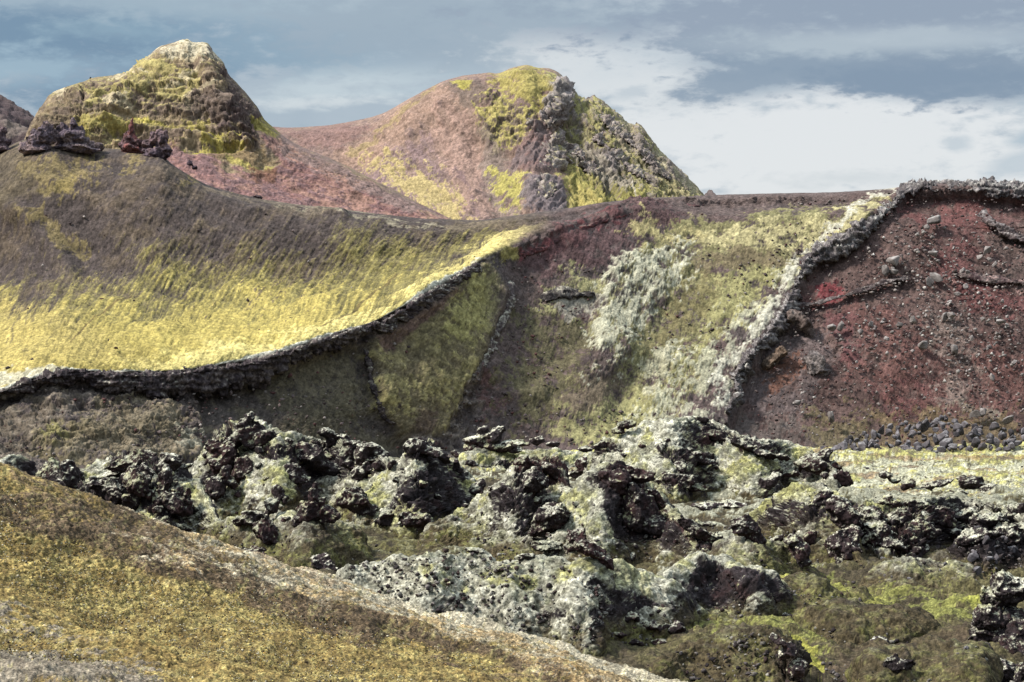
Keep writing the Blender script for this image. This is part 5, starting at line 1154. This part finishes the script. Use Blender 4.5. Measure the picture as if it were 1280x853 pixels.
# ---------------------------------------------------------------- boulders and scree
def stone(seed):
    r = np.random.default_rng(seed)
    pts = r.standard_normal((15, 3)); pts /= np.linalg.norm(pts, axis=1, keepdims=True); pts *= r.uniform(.75, 1.05, (15, 1))
    pts *= r.uniform(.7, 1.25, 3)
    m = bmesh.new()
    for q in pts: m.verts.new(q)
    h = bmesh.ops.convex_hull(m, input=list(m.verts))
    bmesh.ops.delete(m, geom=[g for g in h['geom_interior'] if isinstance(g, bmesh.types.BMVert)], context='VERTS')
    bmesh.ops.bevel(m, geom=list(m.edges), offset=.07, segments=1, affect='EDGES', profile=.5)
    bmesh.ops.recalc_face_normals(m, faces=list(m.faces))
    me = bpy.data.meshes.new('stone'); m.to_mesh(me); m.free()
    return me
STONE_MAT = material('grey_lava_boulder', fine=.8, amt=.35, bump=.5, bdist=.06, rnd=.35, grain=.3, gamt=.2, base=al(150, 140, 136), frost=(al(190, 184, 178), 1.25, 1.75, 2.0))
PILE_MAT = material('dark_grey_boulder', fine=.8, amt=.35, bump=.5, bdist=.06, rnd=.5, grain=.3, gamt=.2, base=al(104, 98, 102), frost=(al(160, 156, 156), 1.2, 1.8, 2.0))
STONES = [stone(i) for i in range(14)]
for m in STONES: m.materials.append(STONE_MAT)
PILES = [m.copy() for m in STONES]
for m in PILES: m.materials.clear(); m.materials.append(PILE_MAT)
def put(meshes, u, v, r, Y, label, group, sink=.35, name='boulder'):
    o = bpy.data.objects.new(name, random.choice(meshes)); COL.objects.link(o)
    px = Y / F; s = r * px
    o.location = Vector(W(np.array(u), np.array(v), Y)) + Vector((0, -s * sink * .6, s * sink))
    o.rotation_euler = [random.uniform(0, 6.28) for _ in range(3)]; o.scale = (s * random.uniform(.85, 1.2), s * random.uniform(.85, 1.1), s * random.uniform(.75, 1.0))
    tag(o, label, 'boulder', group); return o
def rnd_in(poly):
    P = np.array(poly); lo, hi = P.min(0), P.max(0)
    while True:
        u, v = random.uniform(lo[0], hi[0]), random.uniform(lo[1], hi[1])
        if inpoly(np.array([u]), np.array([v]), poly, .01)[0] > .5: return u, v
BIG = [(1166, 283, 9, 'largest pale boulder high on the red scar'), (1158, 286, 5, 'grey boulder touching the largest pale one'), (1116, 330, 8, 'upper block of the pale boulder cluster in the scar'), (1106, 341, 7, 'lower block of the pale boulder cluster in the scar'), (1117, 342, 6, 'flat block beside the pale boulder cluster'),
       (1166, 320, 6, 'lone rounded grey boulder below the largest pale one'), (1234, 318, 6, 'grey boulder lying towards the picture edge in the scar'), (1224, 322, 4, 'small grey boulder beside the edge boulder'), (1170, 350, 6, 'dark grey boulder near the middle of the red scar'), (1162, 355, 5, 'small dark boulder next to the middle one'),
       (1188, 396, 6, 'grey block leading the long boulder train down the scar'), (1250, 404, 5, 'round pale boulder at the end of the boulder train'), (1142, 402, 6, 'grey boulder lying under the seam of rock'), (1124, 408, 4, 'small grey stone under the seam of rock'), (1154, 435, 7, 'squat grey boulder low in the red scar'), (1192, 440, 6, 'pale block low in the boulder train'),
       (1050, 410, 5, 'grey boulder beside the bulging brown rock'), (1040, 413, 6, 'paler boulder beside the bulging brown rock'), (1108, 426, 4, 'small lone boulder on the dull red slope'), (1038, 524, 6, 'grey boulder near the bottom of the scar'), (1228, 518, 7, 'tall boulder standing behind the boulder pile'), (1260, 528, 6, 'grey boulder behind the far end of the pile'), (1218, 522, 6, 'dark boulder leaning by the tall one')]
for u, v, r, lb in BIG:
    put(STONES, u, v, r * 1.3, HILL.hit(u, v) or 340, lb, None)
CL = [((1150, 300), 14, 10), ((1140, 312), 16, 8), ((1165, 300), 14, 8), ((1180, 312), 16, 9), ((1130, 340), 14, 6), ((1195, 355), 16, 14), ((1185, 398), 20, 16), ((1200, 375), 18, 12), ((1195, 420), 18, 12), ((1240, 396), 22, 18), ((1225, 390), 16, 8), ((1225, 440), 26, 20), ((1245, 460), 20, 14), ((1200, 460), 20, 10), ((1230, 320), 18, 8),
      ((1150, 390), 24, 12), ((1070, 380), 24, 10), ((1100, 320), 30, 8), ((1000, 500), 20, 10), ((1130, 430), 50, 20), ((1200, 340), 60, 20), ((1100, 400), 60, 18), ((1250, 420), 30, 14)]
sizes = ('small', 'little', 'pebble sized')
for (cu, cv), sp, n in CL:
    for _ in range(max(1, n // 3)):
        u, v = random.gauss(cu, sp * .55), random.gauss(cv, sp * .45)
        Y = HILL.hit(u, v)
        if Y is None or u > 1300 or inpoly(np.array([u]), np.array([v]), [(960, 470), (1010, 360), (1080, 300), (1140, 255), (1300, 255), (1300, 520), (960, 540)], 1)[0] < .5: continue
        put(STONES, u, v, 2.2 + 3.4 * random.random() ** 2.2, Y, 'small grey stone strewn over the red cinder scar', 'small stones on the red scar')
PILE = [(1028, 566), (1040, 556), (1075, 545), (1110, 534), (1150, 526), (1200, 522), (1240, 532), (1280, 540), (1330, 545), (1330, 562), (1280, 563), (1160, 566), (1080, 572), (1040, 574)]
spots = sorted([rnd_in(PILE) for _ in range(165)], key=lambda p: p[1])
for u, v in spots:
    t = (v - 520) / 50
    Y = 330 - 12 * max(0, t) + random.uniform(-1, 1) + max(0, (540 - v)) * .15
    put(PILES, u, v, random.uniform(3.6, 6.5) + 4.5 * random.random() ** 3, Y, 'dark grey boulder in the heap at the foot of the red scar', 'boulders heaped at the scar foot', sink=.2)
for u, v, r in ((1120, 563, 4), (1160, 562, 4.5), (1060, 568, 4), (1220, 560, 4)):
    pass
# broken stones at the very bottom
SHARD = [(1087, 840, 8), (1104, 840, 6), (1110, 846, 9), (1142, 834, 6), (1150, 828, 6), (1158, 834, 6), (1165, 828, 4), (1130, 852, 7), (1168, 838, 4), (1098, 848, 5), (1145, 842, 5), (1172, 832, 4)]
for u, v, r in SHARD:
    put(STONES, u, v, r, Yg(v), 'angular bluish grey stone broken off around the hollow headed rock', 'stones around the hollow headed rock')
for u, v, r, lb in ((1207, 812, 5, 'bluish angular stone lying before the corner stack'), (1140, 727, 6, 'lone grey stone on the mossy hollow'), (1152, 724, 4, 'smaller stone beside the lone grey stone'), (1134, 710, 5, 'tilted dark stone above the mossy hollow'), (1104, 701, 6, 'dark round stone on the olive slope before the bank'), (1192, 797, 3, 'small dark stone near the yellow moss streak'), (1165, 758, 3, 'pale small stone on the shaded moss')):
    put(PILES, u, v, r, where(u, v) or Yg(v), lb, None)
for _ in range(22):
    u, v = rnd_in([(1040, 705), (1200, 700), (1290, 715), (1290, 745), (1215, 800), (1200, 853), (1080, 853), (1120, 790), (1180, 760), (1060, 730)])
    put(PILES, u, v, random.uniform(1.5, 3.6), where(u, v) or Yg(v), 'small dark stone scattered over the shaded hollow', 'small stones in the shaded hollow')
for _ in range(16):
    u, v = rnd_in([(760, 770), (860, 770), (880, 800), (860, 820), (780, 830), (700, 815), (690, 790)])
    put(PILES, u, v, random.uniform(1.5, 4), where(u, v) or Yg(v), 'small dark stone in the hollow below the front mound', 'small stones below the front mound')

for _ in range(26):
    u, v = rnd_in([(1170, 690), (1220, 662), (1300, 668), (1300, 720), (1180, 715)])
    put(PILES, u, v, random.uniform(3, 8), where(u, v) or Yg(v), 'dark boulder of the rubbly bank above the corner stack', 'boulders of the rubbly bank')
def block(seed):
    V0, F0 = ico(4); r = np.random.default_rng(seed + 90); q = V0 * r.uniform(.8, 1.2, 3)
    for _ in range(14):
        n = r.standard_normal(3); n /= np.linalg.norm(n); h = q @ n - r.uniform(.5, .85); q = q - np.where(h > 0, h, 0)[:, None] * n * .95
    nn = q / np.linalg.norm(q, axis=1, keepdims=True)
    q = q + nn * (.16 * step(q, .6, 2, seed) + .08 * step(q, .27, 3, seed) + .07 * fb(q, .8, 1, seed))[:, None]
    me = mesh_from('lava_block', q, F0); N = no_of(me)
    set_col(me, lava_col(q * 1.2, N, None, None, r.uniform(-.05, .22), r.uniform(0, .3), None, .1, seed, 1.0) * 1.05); me.materials.append(CRAG_MAT)
    return me
BLOCKS = [block(i) for i in range(10)]
def lava_block(u, v, r):
    Y = where(u, v)
    if Y is None: return
    o = put(BLOCKS, u, v, r, Y, 'broken frosted lava block lying among the mossy mounds', 'broken lava blocks among the mounds', sink=.15, name='lava_block')
    o['category'] = 'lava block'; o.rotation_euler = (random.uniform(-.3, .3), random.uniform(-.3, .3), random.uniform(0, 6.28))
for poly, n, lo, hi in (([(90, 590), (230, 585), (250, 640), (150, 640)], 16, 4, 9), ([(250, 560), (340, 540), (480, 570), (470, 650), (300, 660), (255, 620)], 26, 4, 10), ([(460, 600), (560, 590), (610, 640), (480, 660)], 10, 3, 7), ([(600, 600), (700, 590), (760, 700), (620, 690)], 14, 3, 8), ([(760, 600), (900, 660), (920, 700), (780, 700)], 14, 3, 7),
                        ([(760, 560), (830, 530), (960, 560), (1050, 590), (1040, 620), (800, 620)], 24, 4, 9), ([(930, 640), (1040, 620), (1090, 700), (960, 710)], 14, 3, 8), ([(1060, 630), (1300, 625), (1300, 690), (1080, 690)], 40, 4, 11), ([(1060, 590), (1290, 585), (1290, 615), (1070, 620)], 12, 2, 5), ([(420, 700), (700, 695), (800, 730), (780, 790), (560, 770)], 8, 3, 6)):
    for _ in range(n // 2):
        lava_block(*rnd_in(poly), random.uniform(lo, hi))
# gravel and scree nobody could count
def scatter(name, label, pts, size, mat, seed):
    r = np.random.default_rng(seed)
    V0, F0 = ico(1)
    n = len(pts)
    sc = size * (.5 + 1.4 * r.random((n, 1, 1)) ** 2)
    q = V0[None] * (1 + .35 * r.standard_normal((n, len(V0), 1))).clip(.5, 1.6) * r.uniform(.7, 1.2, (n, 1, 3)) * sc
    th = r.uniform(0, 6.28, n); c, s = np.cos(th)[:, None], np.sin(th)[:, None]
    q = np.stack([q[..., 0] * c - q[..., 1] * s, q[..., 0] * s + q[..., 1] * c, q[..., 2] * .8], -1)
    P = q + pts[:, None, :]
    Fq = F0[None] + (np.arange(n) * len(V0))[:, None, None]
    C = np.repeat(r.choice(len(mat[1]), n), len(V0)); C = np.array([al(*c) for c in mat[1]])[C] * np.repeat(r.uniform(.7, 1.3, n), len(V0))[:, None]
    tag(link(name, mesh_from(name, P, Fq.reshape(-1, 3), C, smooth=False), mat[0]), label, 'scree' if 'scree' in name else 'gravel', kind='stuff')
pts = []
while len(pts) < 4500:
    u, v = random.uniform(-20, 1300), random.uniform(240, 575)
    w_ = 1.0 if (u > 960 and v > 250) else (.35 if v > np.interp(u, [0, 300, 600, 700], [500, 470, 340, 290]) else .03)
    if random.random() > w_: continue
    Y = HILL.hit(u, v)
    if Y: pts.append(W(np.array(u), np.array(v), Y - .05))
scatter('scree', 'loose cinders and pebbles over the crater slope', np.array(pts), .20, (HILL_MAT, [(120, 104, 102), (84, 70, 70), (150, 138, 132), (104, 70, 68), (96, 84, 80)]), 3)
pts = []
while len(pts) < 700:
    cu, cv = random.choice(CL)[0]; u, v = random.gauss(cu + 6, 34), random.gauss(cv + 12, 26)
    if u < 990 + max(0, 400 - v) * .7 or v < 262 or v > 525 or u > 1310: continue
    Y = HILL.hit(u, v)
    if Y: pts.append(W(np.array(u), np.array(v), Y - .15))
scatter('scree', 'pale stony scree trailing down the red scar', np.array(pts), .22, (HILL_MAT, [(170, 160, 154), (146, 136, 132), (190, 182, 174), (124, 112, 110)]), 8)
pts = []
while len(pts) < 16000:
    u, v = random.uniform(-20, 900), random.uniform(575, 860)
    Y = NEAR.hit(u, v)
    if Y: pts.append(W(np.array(u), np.array(v), Y))
scatter('gravel', 'gravel and tiny moss tufts over the near hillside', np.array(pts), .016, (NEAR_MAT, [(92, 74, 58), (150, 140, 120), (176, 160, 84), (190, 150, 70), (70, 58, 48), (200, 190, 160)]), 4)

pts = []
while len(pts) < 7000:
    u, v = random.uniform(-20, 1300), random.uniform(575, 860)
    y = where(u, v)
    if y and random.random() < .25 + .75 * (v > 640): pts.append(W(np.array(u), np.array(v), y))
scatter('rubble', 'small lava rubble strewn over the basin and its mounds', np.array(pts), .10, (LAVA_MAT, [(84, 76, 76), (58, 50, 52), (120, 112, 108), (150, 144, 134), (72, 56, 54)]), 6)
# ================================================================== SKY, SUN, CAMERA
SUN_EL, SUN_AZ = 48.0, -103.0       # degrees; azimuth from straight ahead, negative to the left
def sky():
    w = bpy.data.worlds.new('World'); SC.world = w; w.use_nodes = True
    nt = w.node_tree; N = nt.nodes; L = nt.links; N.clear()
    out = N.new('ShaderNodeOutputWorld'); bg = N.new('ShaderNodeBackground'); L.new(bg.outputs[0], out.inputs[0])
    bg.inputs['Strength'].default_value = 0.1
    st = N.new('ShaderNodeTexSky'); st.sky_type = 'NISHITA'; st.sun_disc = False
    st.sun_elevation = math.radians(SUN_EL); st.sun_rotation = math.radians(SUN_AZ)
    tc = N.new('ShaderNodeTexCoord'); sp = N.new('ShaderNodeSeparateXYZ'); L.new(tc.outputs['Generated'], sp.inputs[0])
    def math_(op, a, b=None, c=None):
        m = N.new('ShaderNodeMath'); m.operation = op
        for i, x in enumerate((a, b, c)):
            if x is None: continue
            if isinstance(x, (int, float)): m.inputs[i].default_value = x
            else: L.new(x, m.inputs[i])
        return m.outputs[0]
    az = math_('MULTIPLY_ADD', math_('ARCTAN2', sp.outputs['X'], sp.outputs['Y']), F, CX)      # bearing and height above the horizon
    el = math_('MULTIPLY_ADD', math_('ARCSINE', sp.outputs['Z']), -F, CY)
    mp = N.new('ShaderNodeMapping'); mp.inputs['Scale'].default_value = (1, 1, 2.6); L.new(tc.outputs['Generated'], mp.inputs[0])
    def noise(scale, detail=6, rough=.55, dist=0.3, off=0.0):
        n = N.new('ShaderNodeTexNoise'); n.inputs['Scale'].default_value = scale; n.inputs['Detail'].default_value = detail
        n.inputs['Roughness'].default_value = rough; n.inputs['Distortion'].default_value = dist
        m = N.new('ShaderNodeMapping'); m.inputs['Location'].default_value = (off, off * .7, off * 1.3); L.new(mp.outputs[0], m.inputs[0])
        L.new(m.outputs[0], n.inputs['Vector']); return n.outputs['Fac']
    nb, nm, nf = noise(9, off=3.1), noise(26, off=1.7), noise(70, 5, .6, .2, 5.3)
    wob = math_('ADD', math_('MULTIPLY_ADD', nb, 1.0, -0.5), math_('MULTIPLY_ADD', nm, .9, -.45))
    wob = math_('ADD', wob, math_('MULTIPLY_ADD', nf, 1.1, -.55))
    def ell(cu, cv, ru, rv, soft=.5, k=1.0, ang=0):
        du = math_('SUBTRACT', az, float(cu)); dv = math_('SUBTRACT', el, float(cv))
        c, s = math.cos(math.radians(ang)), math.sin(math.radians(ang))
        x = math_('MULTIPLY', math_('ADD', math_('MULTIPLY', du, c), math_('MULTIPLY', dv, s)), 1 / ru)
        y = math_('MULTIPLY', math_('ADD', math_('MULTIPLY', du, -s), math_('MULTIPLY', dv, c)), 1 / rv)
        d = math_('SQRT', math_('ADD', math_('MULTIPLY', x, x), math_('MULTIPLY', y, y)))
        d = math_('ADD', d, math_('MULTIPLY', wob, k * 1.7))
        m = N.new('ShaderNodeMapRange'); m.interpolation_type = 'SMOOTHSTEP'
        m.inputs[1].default_value = 1 + soft; m.inputs[2].default_value = 1 - soft
        m.inputs[3].default_value = 0; m.inputs[4].default_value = 1
        L.new(d, m.inputs[0]); return m.outputs[0]
    def col(c, s=.94):
        return tuple(lin(c) * SKYK * s) + (1,)
    def mixc(a, b, fac, op=1.0):
        m = N.new('ShaderNodeMix'); m.data_type = 'RGBA'
        if isinstance(fac, float): m.inputs[0].default_value = fac
        else: L.new(math_('MULTIPLY', fac, op), m.inputs[0])
        for i, x in ((6, a), (7, b)):
            if isinstance(x, tuple): m.inputs[i].default_value = x
            else: L.new(x, m.inputs[i])
        return m.outputs[2]
    c = mixc(col((186, 198, 208)), col((158, 176, 192)), nb)
    c = mixc(c, col((196, 206, 214)), nm, .5)
    for cu, cv, ru, rv, soft, k, rgb, op, ang in SKYBITS:
        c = mixc(c, col(rgb), ell(cu, cv, ru, rv, soft, k, ang), op)
    # a brighter overcast overhead than at the horizon
    zr = N.new('ShaderNodeMapRange'); zr.interpolation_type = 'SMOOTHSTEP'
    zr.inputs[1].default_value = .22; zr.inputs[2].default_value = .75; zr.inputs[3].default_value = 1.0; zr.inputs[4].default_value = ZENITH
    L.new(sp.outputs['Z'], zr.inputs[0])
    vm = N.new('ShaderNodeVectorMath'); vm.operation = 'SCALE'; L.new(c, vm.inputs[0]); L.new(zr.outputs[0], vm.inputs['Scale'])
    c = mixc(vm.outputs[0], st.outputs[0], .05)
    L.new(c, bg.inputs['Color'])
EXPO = 1.05
SKYK = 10.0 / 2 ** EXPO
ZENITH = 3.3
SKYBITS = [  # bearing, height, half sizes, softness, raggedness, colour, opacity, tilt
    (60, 60, 330, 95, .5, 1.0, (112, 142, 168), .9, 0),
    (20, 100, 150, 22, .6, 1.2, (176, 200, 214), .6, -4),
    (150, 48, 80, 14, .7, 1.4, (150, 176, 192), .6, 0),
    (360, 60, 200, 50, .6, 1.1, (140, 168, 188), .7, 6),
    (300, 10, 420, 26, .6, 1.0, (172, 190, 202), .75, 0),
    (420, 112, 150, 22, .7, 1.3, (206, 218, 224), .8, -6),
    (400, 132, 110, 8, .7, 1.3, (224, 230, 232), .6, -3),
    (620, 40, 300, 50, .6, 1.2, (162, 178, 192), .85, 0),
    (1010, 200, 330, 112, .5, 1.0, (232, 235, 237), 1.0, 0),
    (780, 100, 130, 40, .5, .9, (228, 232, 234), .85, 10),
    (850, 60, 110, 30, .6, 1.1, (210, 218, 224), .7, -15),
    (1120, 24, 330, 56, .5, 1.1, (150, 164, 182), .95, 0),
    (1130, 94, 260, 32, .45, 1.1, (140, 157, 176), 1.0, 3),
    (960, 102, 125, 24, .45, 1.1, (144, 161, 179), .95, -8),
    (1180, 116, 150, 22, .45, 1.0, (132, 151, 172), .9, 4),
    (1110, 60, 160, 16, .7, 1.2, (192, 204, 212), .7, 0),
    (790, 118, 26, 8, .6, 1.4, (196, 206, 214), .8, -10),
    (1186, 186, 16, 8, .6, 1.2, (200, 210, 218), .9, 0),
    (1275, 182, 26, 10, .5, 1.2, (180, 196, 208), .9, -10),
    (1260, 212, 36, 12, .5, 1.2, (192, 204, 214), .8, -10),
    (1060, 226, 80, 10, .6, 1.4, (214, 220, 224), .8, 0),
]
sky()

sun = bpy.data.lights.new('sun', 'SUN'); sun.energy = 3.8; sun.angle = math.radians(9.0); sun.color = (1.0, .95, .87)
so = bpy.data.objects.new('sun', sun); COL.objects.link(so)
e, a = math.radians(SUN_EL), math.radians(SUN_AZ)
to = Vector((math.sin(a) * math.cos(e), math.cos(a) * math.cos(e), math.sin(e)))
so.rotation_euler = to.to_track_quat('Z', 'Y').to_euler(); so.location = (0, 0, 200)

cam = bpy.data.cameras.new('camera'); co = bpy.data.objects.new('camera', cam); COL.objects.link(co)
co.location = (0, 0, CZ); co.rotation_euler = (math.radians(90), 0, 0)
cam.sensor_width = 36; cam.angle = math.radians(30); cam.clip_start = .5; cam.clip_end = 20000
SC.camera = co
SC.view_settings.view_transform = 'Standard'; SC.view_settings.look = 'None'; SC.view_settings.exposure = EXPO; SC.view_settings.gamma = 1
SC.view_settings.use_curve_mapping = False
SC.cycles.max_bounces = 4
